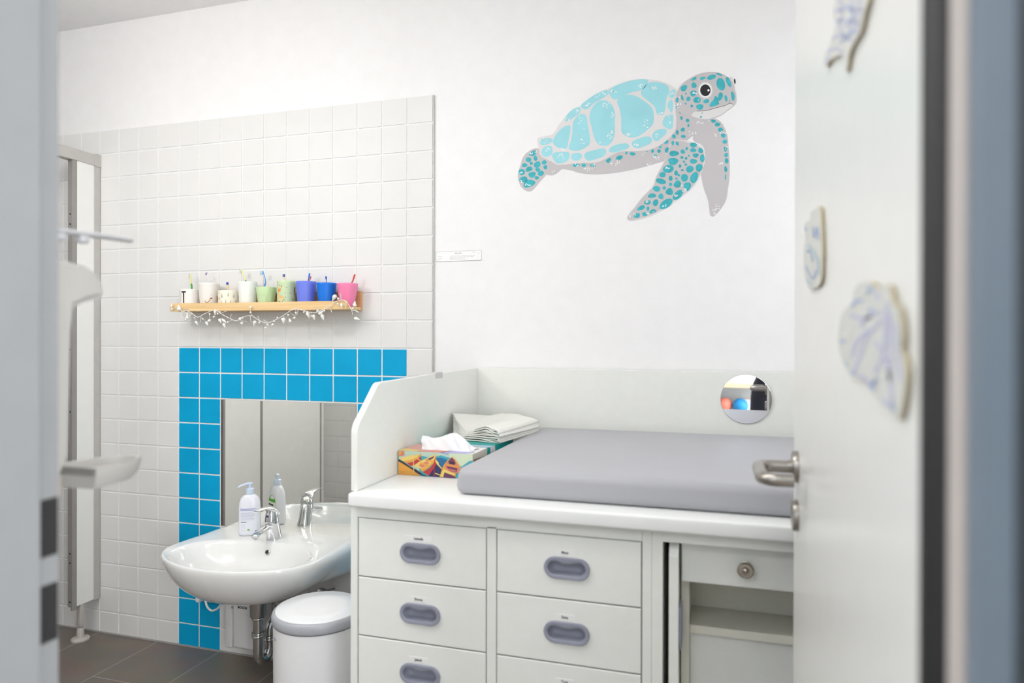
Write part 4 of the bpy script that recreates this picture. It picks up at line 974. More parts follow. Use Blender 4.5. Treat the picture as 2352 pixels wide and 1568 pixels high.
for f, x, y, r in ((G1, 490, 1190, 1), (G1, 655, 1270, .8), (G1, 835, 1295, .8), (G1, 995, 1185, 1), (G1, 1175, 1178, 1), (G1, 1230, 1145, 1), (G1, 1282, 1305, 1), (G1, 1402, 1368, 1), (G1, 1735, 1268, 1), (G1, 1915, 1035, 1.35), (G1, 1913, 1150, 1), (G1, 2117, 1375, 1), (G1, 2295, 1425, 1), (G2, 100, 1348, .8), (G2, 165, 1265, .8), (G2, 410, 1207, 1), (G2, 585, 1160, 1.05), (G2, 765, 1145, .9), (G2, 930, 1235, .95), (G2, 1065, 1120, 1.05), (G2, 1222, 1110, 1.05), (G2, 1535, 840, 1.05), (G2, 1525, 962, 1.1), (G2, 1865, 1057, 1)):
    bead(f(x, y), .0036*r)
def bulb(a, b):
    bm = BM(); d = (b-a); tube(bm, [a, a+d*.12, a+d*.3, a+d*.75, a+d*.9, b], [.0008, .0016, .0017, .0017, .0014, .0018], 8); obj('light_bulb', bm, bulbm, gd, auto=50)
for f, x0, y0, x1, y1 in ((G1, 385, 1070, 510, 1085), (G1, 800, 1240, 795, 1365), (G1, 1450, 1290, 1490, 1185), (G1, 1690, 1345, 1835, 1350), (G1, 1905, 1225, 1930, 1380), (G1, 2120, 1330, 2075, 1230), (G1, 2310, 1385, 2200, 1315), (G1, 910, 1170, 960, 1140), (G1, 1260, 1165, 1365, 1120), (G2, 640, 1085, 605, 1215), (G2, 895, 1140, 890, 1290), (G2, 1110, 1115, 1000, 1020), (G2, 1345, 1010, 1390, 1145), (G2, 1605, 875, 1583, 715), (G2, 1840, 1090, 1862, 1200), (G2, 1900, 1100, 2000, 1155)):
    bulb(f(x0, y0), f(x1, y1))
bm = BM()
for f, a, b in ((G1, (672, 1280), (680, 1350)), (G1, (993, 1200), (996, 1300)), (G1, (850, 1300), (900, 1340)), (G1, (1420, 1360), (1490, 1320)), (G1, (1915, 1060), (1913, 1140)), (G1, (1920, 1165), (1940, 1215)), (G1, (1100, 1235), (1130, 1190)), (G2, (340, 1280), (400, 1225)), (G2, (460, 1165), (560, 1225)), (G2, (583, 1100), (580, 1150)), (G2, (575, 1180), (575, 1230)), (G2, (945, 1140), (932, 1220)), (G2, (1065, 1150), (1100, 1190)), (G2, (1500, 780), (1560, 860)), (G2, (300, 1230), (330, 1290))):
    tube(bm, [f(*a), f(*b)], .0006, 5)
obj('twig_wires', bm, whitecord, gd)

# ================================================================== TURTLE MURAL
TY = .0078
def T(X, Y, l): return at(1150+X/3.92, 130+Y/3.92, y=TY-.00016*l)
def tshape(bm, pts, l, mi, k=5):
    flat(bm, cr([T(x, y, l) for x, y in pts], k, True), mi)
def tell(bm, cx, cy, rx, ry, rot, l, mi, n=16, wob_=.1):
    r = math.radians(rot); rr = random.Random(int(cx*7+cy)); a0, a1, p0, p1 = rr.random()*wob_, rr.random()*wob_, rr.random()*6, rr.random()*6; P = []
    for k in range(n):
        a = 2*PI*k/n; q = 1+a0*math.sin(2*a+p0)+a1*math.sin(3*a+p1)
        x, y = rx*q*math.cos(a), ry*q*math.sin(a); P.append(T(cx+x*math.cos(r)-y*math.sin(r), cy+x*math.sin(r)+y*math.cos(r), l))
    flat(bm, P, mi)
mu = thing('turtle_mural', 'large painted sea turtle in turquoise and grey on the white wall', 'mural', (.68, .008, 1.6))
grey1 = mat('mural_grey', (200, 196, 198), .8, noise=.02, nscale=8); grey2 = mat('mural_light_grey', (226, 223, 223), .8, noise=.015, nscale=8); aqua = mat('mural_aqua', (160, 220, 229), .8, noise=.04, nscale=14)
tealp = mat('mural_teal', (66, 178, 188), .8, noise=.16, nscale=60); pblack = mat('mural_black', (34, 32, 36), .7); pwhite = mat('mural_white', (250, 250, 250), .8)
TM = [grey1, grey2, aqua, tealp, pblack, pwhite]
DOT = {'shell': [], 'body': [], 'head': [], 'near_flipper': [], 'far_flipper': [], 'hind_flipper': []}
def dots(bm, cl, l):
    rr = random.Random(11)
    for (x, y, n, s) in cl:
        n = int(n*.8)+1
        for k in range(n):
            a = rr.random()*6.3; d = s*math.sqrt(rr.random()); tell(bm, x+d*math.cos(a), y+d*math.sin(a), 4+rr.random()*2.5, 4+rr.random()*3, rr.random()*90, l, 5, 7, .1)
bm = BM()
tshape(bm, [(1720, 700), (1760, 640), (1830, 580), (1900, 555), (1940, 560), (1985, 590), (2020, 650), (2042, 720), (2050, 800), (2062, 950), (2060, 1080), (2048, 1180), (2030, 1290), (1990, 1360), (1950, 1410), (1915, 1440), (1885, 1425), (1878, 1370), (1865, 1290), (1830, 1190), (1810, 1100), (1805, 1020), (1830, 930), (1835, 840), (1800, 790), (1745, 765)], 1, 0)
for e in ((1915, 580, 22, 16, 0), (1952, 610, 24, 20, 0), (1980, 658, 24, 20, 0), (2005, 710, 20, 22, 0), (2018, 765, 20, 20, 0), (2024, 832, 16, 22, 0), (2030, 885, 18, 18, 0), (2034, 938, 18, 24, 0), (2026, 1012, 14, 28, 0), (2024, 1085, 6, 28, 0)): tell(bm, *e, 2, 3)
dots(bm, [(2000, 680, 5, 30), (1940, 700, 3, 15), (1985, 955, 7, 22), (2045, 820, 4, 25), (1930, 1360, 12, 40), (1925, 1410, 3, 12), (1895, 570, 4, 25)], 3)
obj('far_flipper', bm, TM, mu, normals=False)
bm = BM()
tshape(bm, [(405, 1050), (440, 1068), (480, 1065), (520, 1040), (550, 1015), (600, 1018), (650, 1028), (700, 1045), (790, 1058), (900, 1058), (1040, 1045), (1180, 1020), (1320, 985), (1420, 955), (1478, 935), (1540, 880), (1600, 800), (1680, 752), (1725, 715), (1800, 640), (1850, 570), (1700, 500), (1585, 470), (1585, 560), (1560, 640), (1400, 760), (1100, 830), (800, 930), (500, 955), (450, 960)], 2, 0, 4)
for e in ((1683, 575, 18, 16, -30), (1628, 552, 12, 16, 0), (1690, 620, 10, 14, 0), (1640, 658, 18, 20, 0), (1590, 682, 13, 22, 0), (1560, 718, 18, 18, 0), (1645, 718, 20, 16, 0), (1488, 765, 22, 20, -40), (1443, 793, 7, 7, 0), (1437, 815, 14, 9, 0), (1620, 495, 12, 16, 0), (1425, 850, 18, 16, 0), (1368, 850, 14, 16, 0), (1315, 855, 7, 7, 0), (1392, 892, 18, 12, 0), (1187, 875, 26, 16, 0), (1132, 868, 12, 12, 0), (1068, 910, 34, 20, -20), (972, 935, 26, 18, -25), (680, 978, 32, 15, 0), (748, 978, 22, 15, 0), (830, 978, 28, 12, 0)): tell(bm, *e, 4, 3)
dots(bm, [(1790, 590, 6, 30), (1735, 680, 9, 45), (800, 1010, 6, 25), (760, 1000, 3, 20), (1040, 950, 8, 30), (990, 955, 4, 20), (1300, 880, 3, 22), (1400, 925, 10, 38), (1340, 970, 4, 20), (685, 978, 5, 20), (840, 978, 4, 22), (475, 1035, 2, 12)], 5)
obj('body', bm, TM, mu, normals=False)
bm = BM()
tshape(bm, [(345, 830), (300, 828), (255, 850), (215, 885), (190, 930), (180, 975), (160, 1030), (155, 1080), (165, 1130), (190, 1180), (230, 1208), (265, 1213), (300, 1190), (350, 1130), (400, 1075), (430, 1030), (470, 960), (425, 930), (375, 905), (350, 870)], 3, 0)
for e in ((290, 870, 40, 20, -25), (250, 928, 26, 22, 0), (313, 915, 18, 22, 0), (215, 977, 26, 18, -10), (275, 960, 15, 14, 0), (330, 972, 32, 28, -20), (392, 952, 24, 18, 0), (255, 1012, 34, 22, -15), (190, 1040, 28, 30, 0), (333, 1018, 22, 18, 0), (403, 995, 18, 20, 0), (283, 1062, 34, 26, 0), (362, 1050, 30, 22, -30), (205, 1105, 36, 28, -15), (325, 1090, 20, 16, 0), (255, 1142, 58, 32, -22)): tell(bm, *e, 4, 3)
dots(bm, [(240, 1150, 6, 25), (190, 1115, 4, 15), (185, 1040, 4, 15), (272, 872, 4, 15), (320, 852, 5, 15)], 5)
obj('hind_flipper', bm, TM, mu, normals=False)
bm = BM()
tshape(bm, [(330, 745), (345, 728), (400, 715), (470, 695), (520, 620), (580, 545), (640, 490), (720, 440), (790, 385), (860, 340), (940, 300), (1000, 275), (1080, 240), (1170, 212), (1260, 202), (1340, 205), (1430, 218), (1500, 242), (1550, 270), (1592, 310), (1565, 380), (1575, 470), (1582, 550), (1580, 640), (1555, 690), (1500, 750), (1420, 805), (1330, 840), (1220, 850), (1100, 852), (1010, 882), (920, 932), (850, 955), (760, 955), (680, 960), (600, 970), (500, 972), (460, 940), (400, 915), (362, 890), (345, 830), (335, 785)], 5, 1, 4)
SC_ = [[(725, 435), (790, 380), (860, 335), (930, 305), (965, 308), (960, 345), (900, 385), (840, 420), (790, 465), (760, 475), (735, 465)],
 [(575, 560), (600, 520), (650, 475), (700, 455), (720, 470), (710, 505), (660, 545), (610, 578), (580, 580)],
 [(970, 310), (1010, 275), (1090, 240), (1180, 215), (1260, 203), (1320, 208), (1325, 235), (1290, 285), (1250, 305), (1180, 320), (1100, 355), (1040, 385), (1010, 380), (985, 350)],
 [(1340, 235), (1390, 228), (1460, 240), (1510, 270), (1518, 320), (1495, 370), (1485, 440), (1470, 510), (1435, 525), (1405, 510), (1385, 450), (1330, 400), (1275, 355), (1265, 320), (1300, 265)],
 [(1520, 330), (1545, 298), (1570, 300), (1572, 340), (1545, 375), (1522, 365)], [(1505, 420), (1525, 392), (1548, 400), (1552, 450), (1540, 505), (1515, 470), (1502, 445)],
 [(1048, 400), (1100, 355), (1160, 342), (1220, 355), (1280, 390), (1340, 435), (1372, 480), (1380, 550), (1370, 610), (1320, 660), (1260, 705), (1200, 728), (1140, 720), (1095, 690), (1085, 650), (1085, 560), (1070, 470)],
 [(805, 500), (830, 450), (880, 405), (930, 393), (980, 410), (1015, 460), (1032, 520), (1028, 590), (1028, 680), (1010, 750), (970, 795), (920, 802), (875, 785), (840, 720), (820, 640), (800, 560)],
 [(650, 600), (680, 545), (720, 518), (755, 520), (775, 550), (785, 620), (800, 700), (803, 780), (770, 815), (720, 840), (670, 848), (620, 835), (615, 805), (635, 750), (645, 680)],
 [(470, 760), (500, 700), (550, 645), (600, 620), (628, 628), (625, 690), (610, 760), (600, 815), (560, 830), (510, 815), (478, 790)],
 [(355, 770), (370, 742), (420, 732), (462, 738), (462, 765), (430, 785), (385, 797), (360, 790)], [(368, 850), (390, 815), (430, 802), (460, 812), (468, 860), (450, 890), (410, 902), (375, 885)],
 [(463, 890), (490, 862), (550, 858), (610, 860), (620, 900), (600, 935), (550, 958), (510, 960), (480, 930)], [(632, 900), (650, 875), (700, 866), (732, 885), (725, 915), (690, 935), (650, 930)],
 [(752, 890), (770, 862), (830, 845), (900, 828), (940, 832), (948, 865), (920, 900), (860, 922), (800, 937), (770, 925)], [(975, 840), (1000, 810), (1060, 788), (1130, 780), (1157, 800), (1145, 825), (1090, 845), (1030, 862), (985, 860)],
 [(1180, 780), (1200, 755), (1260, 730), (1330, 718), (1362, 740), (1355, 775), (1310, 800), (1250, 822), (1210, 822), (1190, 805)], [(1365, 705), (1390, 670), (1440, 652), (1490, 655), (1492, 690), (1460, 720), (1420, 755), (1390, 758), (1370, 735)],
 [(1458, 590), (1480, 540), (1520, 515), (1550, 525), (1552, 590), (1545, 640), (1515, 652), (1480, 635), (1460, 610)]]
for s in SC_: tshape(bm, s, 6, 2, 4)
dots(bm, [(1015, 310, 8, 25), (1262, 250, 6, 25), (930, 330, 4, 25), (870, 350, 3, 25), (780, 428, 6, 25), (685, 485, 5, 15), (605, 560, 5, 22), (1385, 300, 8, 30), (1550, 335, 6, 20), (1440, 503, 6, 22), (950, 440, 9, 35), (1000, 520, 7, 22), (715, 580, 6, 35), (755, 650, 2, 6), (710, 712, 3, 8), (745, 765, 7, 35), (1000, 675, 5, 15), (980, 715, 8, 25), (893, 775, 2, 6), (1320, 600, 9, 38), (1155, 705, 8, 28), (1522, 530, 6, 16), (1525, 600, 3, 14), (1405, 715, 6, 22), (1220, 785, 6, 24), (400, 755, 7, 25), (425, 840, 6, 20), (540, 910, 10, 35), (560, 828, 4, 18)], 7)
obj('shell', bm, TM, mu, normals=False)
bm = BM()
tshape(bm, [(1560, 755), (1620, 748), (1700, 762), (1770, 785), (1815, 820), (1840, 870), (1840, 940), (1820, 1010), (1790, 1090), (1740, 1170), (1670, 1230), (1600, 1285), (1500, 1352), (1400, 1412), (1300, 1452), (1200, 1475), (1150, 1475), (1137, 1450), (1160, 1410), (1210, 1350), (1270, 1270), (1340, 1200), (1380, 1150), (1400, 1080), (1440, 1000), (1470, 945), (1490, 870), (1520, 800)], 4, 1)
tshape(bm, [(1560, 760), (1620, 756), (1690, 775), (1760, 798), (1805, 830), (1830, 875), (1830, 938), (1810, 1005), (1780, 1085), (1730, 1162), (1662, 1222), (1592, 1275), (1492, 1342), (1395, 1402), (1297, 1442), (1200, 1466), (1155, 1468), (1143, 1450), (1164, 1412), (1214, 1352), (1274, 1272), (1344, 1202), (1384, 1152), (1404, 1082), (1444, 1002), (1474, 947), (1494, 872), (1524, 805)], 5, 0)
for e in ((1550, 778, 12, 20, 15), (1590, 783, 14, 20, -20), (1495, 840, 16, 28, 15), (1560, 872, 42, 27, 0), (1553, 942, 50, 30, 0), (1510, 1010, 50, 36, 0), (1735, 795, 32, 22, 10), (1800, 845, 22, 25, 0), (1815, 915, 22, 35, 0), (1733, 842, 30, 18, 0), (1755, 888, 28, 20, 0), (1735, 942, 33, 22, 0), (1787, 1000, 30, 38, 20), (1703, 1012, 32, 34, 0), (1742, 1088, 34, 52, 20), (1640, 855, 22, 20, 20), (1675, 827, 12, 14, 0), (1632, 908, 14, 14, 0), (1670, 915, 12, 14, 0), (1695, 892, 9, 9, 0), (1615, 985, 13, 16, 0), (1650, 945, 12, 10, 0), (1667, 972, 12, 12, 0), (1580, 1048, 16, 26, 0), (1605, 1067, 12, 12, 0), (1635, 1022, 12, 10, 0), (1458, 1063, 30, 25, 0), (1443, 1122, 48, 24, 15), (1655, 1090, 36, 32, 0), (1530, 1095, 18, 24, 0), (1582, 1098, 12, 10, 0), (1680, 1168, 34, 40, 15), (1592, 1148, 34, 32, 0), (1530, 1150, 16, 16, 0), (1405, 1190, 35, 25, 0), (1473, 1182, 16, 15, 0), (1520, 1215, 34, 32, 0), (1595, 1245, 54, 34, -40), (1362, 1252, 38, 20, 0), (1443, 1258, 24, 24, 0), (1488, 1325, 72, 34, -35), (1322, 1312, 28, 22, 0), (1395, 1315, 26, 30, 0), (1265, 1362, 40, 18, -20), (1325, 1368, 14, 20, 0), (1370, 1393, 30, 20, -15), (1298, 1418, 25, 20, 0), (1228, 1430, 28, 22, -20)): tell(bm, *e, 6, 3)
dots(bm, [(1500, 1000, 6, 18), (1670, 1190, 5, 16), (1575, 1250, 8, 18), (1480, 1330, 4, 30), (1310, 1305, 5, 15), (1375, 1395, 4, 20), (1190, 1440, 5, 30), (1325, 1420, 3, 14), (1640, 1215, 4, 25), (1630, 1165, 2, 12)], 7)
obj('near_flipper', bm, TM, mu, normals=False)
bm = BM()
tshape(bm, [(2060, 188), (2085, 186), (2105, 200), (2115, 235), (2110, 250), (2085, 250)], 5, 1)
tell(bm, 2108, 222, 7, 24, -8, 8, 4)
tshape(bm, [(1590, 325), (1620, 262), (1680, 210), (1760, 165), (1840, 142), (1920, 138), (1990, 152), (2040, 180), (2070, 200), (2100, 255), (2105, 275), (2108, 300), (2118, 330), (2122, 400), (2100, 440), (2050, 480), (1980, 530), (1920, 555), (1860, 575), (1780, 575), (1700, 550), (1640, 520), (1590, 480), (1572, 440), (1565, 390)], 6, 0)
tshape(bm, [(1760, 490), (1850, 488), (1940, 460), (2020, 440), (2063, 420), (2098, 434), (2050, 474), (1980, 522), (1920, 546), (1860, 562), (1790, 555), (1720, 530)], 7, 1)
for e in ((1740, 200, 28, 12, -25), (1818, 195, 28, 12, -15), (1898, 185, 40, 22, -15), (1968, 160, 30, 9, 20), (1982, 248, 40, 56, -15), (2052, 228, 20, 45, -20), (1650, 283, 34, 25, -30), (1740, 258, 25, 25, 0), (1735, 330, 32, 25, -20), (1635, 370, 10, 28, -15), (1690, 380, 20, 20, 0), (1768, 390, 35, 28, 15), (1852, 402, 28, 18, -15), (1978, 358, 22, 38, 15), (2028, 375, 14, 28, -10), (2090, 355, 16, 42, -8), (1793, 452, 35, 24, 10), (1720, 445, 12, 12, 0), (1590, 390, 12, 24, 0), (1588, 458, 10, 12, 0), (1668, 333, 8, 8, 0), (1665, 423, 8, 10, 0), (1803, 542, 10, 8, 0), (1815, 508, 5, 5, 0)): tell(bm, *e, 8, 3)
tshape(bm, [(1880, 440), (1890, 415), (1915, 390), (1930, 355), (1950, 365), (1960, 400), (1965, 428), (1920, 445), (1890, 450)], 8, 3)
tell(bm, 1843, 303, 66, 74, 0, 8, 1, 32, 0); tell(bm, 1843, 303, 56, 63, 0, 9, 5, 32, 0); tell(bm, 1843, 303, 47, 53, 0, 10, 4, 32, 0); tell(bm, 1871, 303, 10, 11, 0, 11, 5, 14, 0)
def ink(bm, pts, w_, l, mi):
    P = cr([Vector((x, y, 0)) for x, y in pts], 4)
    for a in range(len(P)-1):
        t = (P[a+1]-P[a]).normalized(); n = Vector((-t.y, t.x, 0))*w_; flat(bm, [T(q.x, q.y, l) for q in (P[a]+n, P[a+1]+n, P[a+1]-n, P[a]-n)], mi)
ink(bm, [(1765, 490), (1850, 486), (1940, 461), (2020, 440), (2063, 420), (2098, 432)], 1.6, 9, 4); ink(bm, [(2063, 420), (2065, 400), (2061, 385)], 1.0, 9, 4)
dots(bm, [(1745, 325, 5, 18), (1600, 420, 9, 40), (1782, 390, 1, 2), (1590, 370, 4, 22)], 10)
obj('head', bm, TM, mu, normals=False)

# ---------------------------------------------------------------- small wall plaque
pq = thing('wall_plaque', 'small white printed sign with thin grey border beside the tile edge', 'sign', (.095, .007, 1.515))
a0, a1 = at(1001, 578.5, y=.006), at(1105.5, 574.5, y=.006); b0, b1 = at(1001.5, 601, y=.006), at(1105.5, 597.5, y=.006)
def PQ(X, Y, l=0):                                                 # zoomed coordinates of the sign
    return at(990+X/18.667, 560+Y/18.667, y=.0062-.0002*l)
bm = BM(); prism(bm, [PQ(210, 350), PQ(2160, 268), PQ(2160, 690), PQ(215, 765)], (0, .0015, 0)); obj('board', bm, mat('sign_white', (245, 245, 245), .3), pq)
bm = BM()
def pl(x0, y0, x1, y1, h, mi):
    flat(bm, [PQ(x0, y0-h, 1), PQ(x1, y1-h, 1), PQ(x1, y1+h, 1), PQ(x0, y0+h, 1)], mi)
for a, b in (((210, 352), (2160, 270)), ((215, 763), (2160, 690))): pl(*a, *b, 6, 1)
flat(bm, [PQ(210, 350, 1), PQ(222, 350, 1), PQ(227, 765, 1), PQ(215, 765, 1)], 1); flat(bm, [PQ(2148, 270, 1), PQ(2160, 270, 1), PQ(2160, 690, 1), PQ(2148, 690, 1)], 1)
rr = random.Random(2)
def words(x0, y0, x1, y1, mi, h=8):
    x = x0
    while x < x1-20:
        L = min(rr.randint(40, 130), x1-x)
        k = x
        while k < x+L:                                              # letters of a word
            w_ = rr.randint(9, 15); yy = y0+(y1-y0)*(k-x0)/(x1-x0); hh = h*(1+.5*(rr.random() < .25)); pl(k, yy, min(k+w_-4, x+L), yy, hh, mi); k += w_
        x += L+22
words(1020, 402, 1330, 392, 0, 13); words(820, 525, 1910, 487, 1); words(820, 570, 1835, 540, 1); words(820, 625, 1445, 602, 1); words(820, 680, 1560, 643, 1)
words(285, 545, 480, 540, 2); words(290, 638, 465, 632, 2); words(285, 688, 385, 685, 2)
for f, s, x, y, sz in (('sign', 'SICO', 1845, 350, .0053),):
    c_ = PQ(x, y, 2); text_bm(bm, s, sz, facey(c_.x, c_.y, c_.z), 2)
words(1990, 405, 2105, 395, 3, 12)
obj('print', bm, [mat('sign_ink', (120, 120, 118), .6), mat('sign_grey', (178, 178, 180), .6), mat('sign_pink', (206, 190, 188), .6), mat('sign_light', (200, 200, 204), .6)], pq, normals=False)

# ================================================================== TOILET PARTITION
pt = thing('cubicle_partition', 'white toilet cubicle partition with aluminium rails standing on small feet', 'partition', (-1.515, -.85, 0))
PX0, PX1 = -1.530, -1.500
bm = BM(); box(bm, (PX0+.006, -.108, .147), (PX1-.001, -.018, 1.945)); obj('fixed_panel', bm, panelm, pt)
bm = BM(); box(bm, (PX0, -.0300, .143), (PX1+.0015, -.0005, 1.94), 0, .001); obj('wall_profile', bm, alu, pt)
bm = BM(); box(bm, (PX1-.008, -.128, .135), (PX1, -.107, 1.945), 0, .0008); box(bm, (PX0+.002, -.1245, .147), (PX1-.0085, -.118, 1.945), 0, .0008)
prf = obj('end_profile', bm, alu_dark, pt)
bm = BM()
for z in (.168, .325, .362, .70, .93, 1.18, 1.47, 1.68, 1.72):
    lathe(bm, [(.0035, 0), (.0035, .001), (.002, .0016)], (-1.515, -.1245, z), n=10, mtx=Matrix.Rotation(PI/2, 4, 'X'))
prf['kind'] = 'thing'
obj('screws', bm, black, prf)
bm = BM(); box(bm, (PX0-.004, -1.699, 1.936), (PX1+.004, -.028, 1.982), 0, .0015); obj('top_rail', bm, alu, pt)
bm = BM(); box(bm, (PX0-.006, -.0275, 1.933), (PX1+.006, -.0005, 1.985), 0, .002); obj('rail_cap', bm, alu, pt)
# foot
def foot(y):
    bm = BM(); box(bm, (-1.523, y-.008, .055), (-1.503, y+.008, .147), 0, .001)
    lathe(bm, [(.034, 0), (.034, .006), (.031, .009), (.014, .011), (.0135, .042), (.011, .050)], (-1.513, y, 0), n=28)
    obj('foot', bm, mat('foot_plastic', (196, 190, 184), .45), pt, auto=40)
for y in (-.080, -.79, -1.30, -1.62): foot(y)
# the further bays, seen in the wall mirror; the first cubicle door stands open inwards
bm = BM(); box(bm, (PX0+.004, -1.045, .147), (PX1-.001, -.755, 1.94)); obj('fixed_panel', bm, panelm, pt)
bm = BM(); box(bm, (PX0+.004, -1.64, .147), (PX1+.002, -1.06, 1.93)); pdoor = obj('door_panel', bm, panelm, pt)
bm = BM(); box(bm, (PX0+.006, -1.697, .147), (PX1-.004, -1.655, 1.93)); obj('fixed_panel', bm, panelm, pt)
for y in (-.745, -1.052, -1.648):
    bm = BM(); box(bm, (PX0, y-.008, .135), (PX1+.003, y+.008, 1.945), 0, .001); obj('post_profile', bm, alu_dark, pt)
bm = BM(); box(bm, (-2.10, -.752, .147), (PX0-.004, -.738, 1.93)); obj('door_panel', bm, panelm, pt)

# ================================================================== ELBOW SOAP DISPENSER on the door wall (room side)
ds = thing('soap_dispenser', 'white wall dispenser with long elbow lever and drip tray beside the left door jamb', 'dispenser', (.19, -1.69, 1.05))
dm = mat('dispenser_plastic', (168, 165, 160), .4, sss=.05); xm = .185
def sideprof(bm, yz, x0, x1, bev=.006):
    t = BM(); prism(t, [Vector((x0, y, z)) for y, z in yz], (x1-x0, 0, 0)); bmesh.ops.recalc_face_normals(t, faces=t.faces[:])
    big = [f for f in t.faces if len(f.verts) > 4]; es = {e for f in big for e in f.edges}
    bmesh.ops.bevel(t, geom=list(es), offset=bev, segments=3, affect='EDGES'); merge(bm, t)
def dy(u, x=xm+.04): return at(u+(16 if u > 140 else 8), 780, x=x).y
def dz(u, v, x=xm+.04): return at(u, v, x=x).z
bm = BM(); yw = YD+.0085
pr_ = [(yw, dz(120, 590)), (dy(150), dz(150, 597)), (dy(190), dz(190, 608)), (dy(215), dz(215, 624)), (dy(228), dz(228, 645)), (dy(235), dz(235, 672)), (dy(228), dz(228, 684)), (dy(190), dz(190, 694)), (dy(166), dz(166, 705)),
       (dy(160), dz(160, 760)), (dy(156), dz(156, 900)), (dy(152), dz(152, 1050)), (dy(135), dz(135, 1112)), (yw, dz(120, 1120))]
sideprof(bm, pr_, xm-.038, xm+.038, .008); obj('housing', bm, dm, ds, auto=45)
bm = BM()
q = [Vector((xm+.01, dy(u, xm+.01), at(u, v, x=xm+.01).z)) for u, v in ((121, 528), (170, 534), (230, 541), (282, 549))]
tube(bm, [Vector((xm+.01, yw, q[0].z+.001))]+q, [.009, .009, .009, .009, .008], 12, flat=.42); box(bm, (xm+.003, dy(205), q[1].z-.012), (xm+.017, dy(225), q[1].z), 0, .003); box(bm, (xm+.003, dy(150), q[0].z-.012), (xm+.017, dy(175), q[0].z-.001), 0, .003)
obj('elbow_lever', bm, mat('lever_grey', (176, 176, 178), .4), ds, auto=50)
bm = BM(); ty0, ty1 = at(165, 780, x=xm).y, at(316, 780, x=xm).y; tz1 = at(320, 1042, x=xm).z; tz0 = tz1-.026
def tring(k, z, back=0):
    P = []
    for i in range(28):
        a = PI*i/27; P.append(Vector((xm+.040*k*math.cos(a), ty0+(ty1-ty0)*(1-(1-math.sin(a))*1.0)*k, z)))
    return P
rings(bm, [tring(.86, tz0), tring(.94, tz0+.006), tring(1.0, tz1-.004), tring(.99, tz1), tring(.93, tz1-.001), tring(.88, tz1-.010)], 0, True, True); obj('drip_tray', bm, dm, ds, auto=50)
bm = BM(); box(bm, (xm-.02, dy(140), tz0-.004), (xm+.02, dy(158), tz1-.002), 0, .003); obj('tray_bracket', bm, mat('bracket_grey', (160, 152, 142), .5), ds)

# ================================================================== PAPER CUT-OUTS ON THE DOOR
def DP(u, v, l=0): return at(u, v, x=XD-.0045-.0004*l)
card = mat('cutout_card', (213, 214, 209), .7, noise=.03); cardedge = mat('card_edge', (190, 176, 140), .7)
cray = [mat('crayon_violet', (192, 194, 222), .8), mat('crayon_blue', (164, 184, 220), .8), mat('crayon_teal', (184, 208, 216), .8)]
def cutout(lab, outline, strokes, thick=.0034):
    c = thing('paper_cutout', lab, 'paper cut-out', tuple(DP(*outline[0])), 'crayon drawings cut out of card on the door')
    bm = BM(); P = cr([DP(u, v) for u, v in outline], 4, True); prism(bm, P, (thick, 0, 0), 0)
    for f in bm.faces:
        if len(f.verts) == 4: f.material_index = 1
    obj('card', bm, [card, cardedge], c)
    bm = BM()
    for mi, w_, pts in strokes:
        Q = cr([Vector((*p, 0)) for p in pts], 4)
        for a in range(len(Q)-1):
            t = (Q[a+1]-Q[a]).normalized(); n = Vector((-t.y, t.x, 0))*w_
            flat(bm, [DP(q.x, q.y, 1+mi*.4) for q in (Q[a]+n, Q[a+1]+n, Q[a+1]-n, Q[a]-n)], mi)
    obj('crayon_drawing', bm, cray, c, normals=False)
def D4(x, y): return (1900+x/4.481, 630+y/4.481)
cutout('largest crayon-drawn card cut-out, lowest on the door', [D4(*p) for p in ((380, 75), (460, 90), (520, 140), (600, 110), (640, 130), (680, 300), (730, 350), (760, 480), (770, 650), (760, 770), (790, 860), (810, 1000), (800, 1150), (780, 1300), (735, 1490), (690, 1430), (600, 1370), (530, 1290), (460, 1220), (400, 1110), (300, 1070), (230, 1020), (170, 920), (125, 780), (115, 640), (130, 480), (170, 370), (250, 290), (270, 180), (310, 110))],
       [(0, 3.2, [D4(*p) for p in s]) for s in (((235, 415), (300, 440), (400, 450), (470, 400), (560, 400)), ((560, 470), (450, 590), (380, 700), (330, 850), (270, 1000)), ((330, 540), (390, 470), (440, 420)), ((620, 280), (600, 500), (590, 700), (560, 850), (490, 1020)), ((590, 850), (630, 1000), (660, 1200), (670, 1380)), ((420, 560), (300, 700), (260, 850)), ((640, 400), (640, 700), (640, 1100)), ((480, 690), (560, 780)), ((500, 190), (530, 260)), ((560, 1290), (640, 1330), (680, 1370)), ((300, 1030), (400, 1080), (460, 1180)), ((700, 500), (720, 800), (740, 1100)))]
       +[(1, 2.8, [D4(*p) for p in s]) for s in (((430, 120), (470, 180)), ((250, 330), (300, 270), (360, 270)), ((440, 340), (450, 400)), ((240, 1010), (280, 1020)), ((440, 1160), (500, 1080), (520, 1100)), ((470, 1190), (480, 1100)), ((640, 1340), (690, 1400)), ((130, 690), (180, 690)))]
       +[(2, 2.5, [D4(*p) for p in s]) for s in (((390, 210), (440, 130)), ((170, 900), (210, 940)), ((720, 380), (740, 420)))])
def L2(x, y): return (1780+x, y)
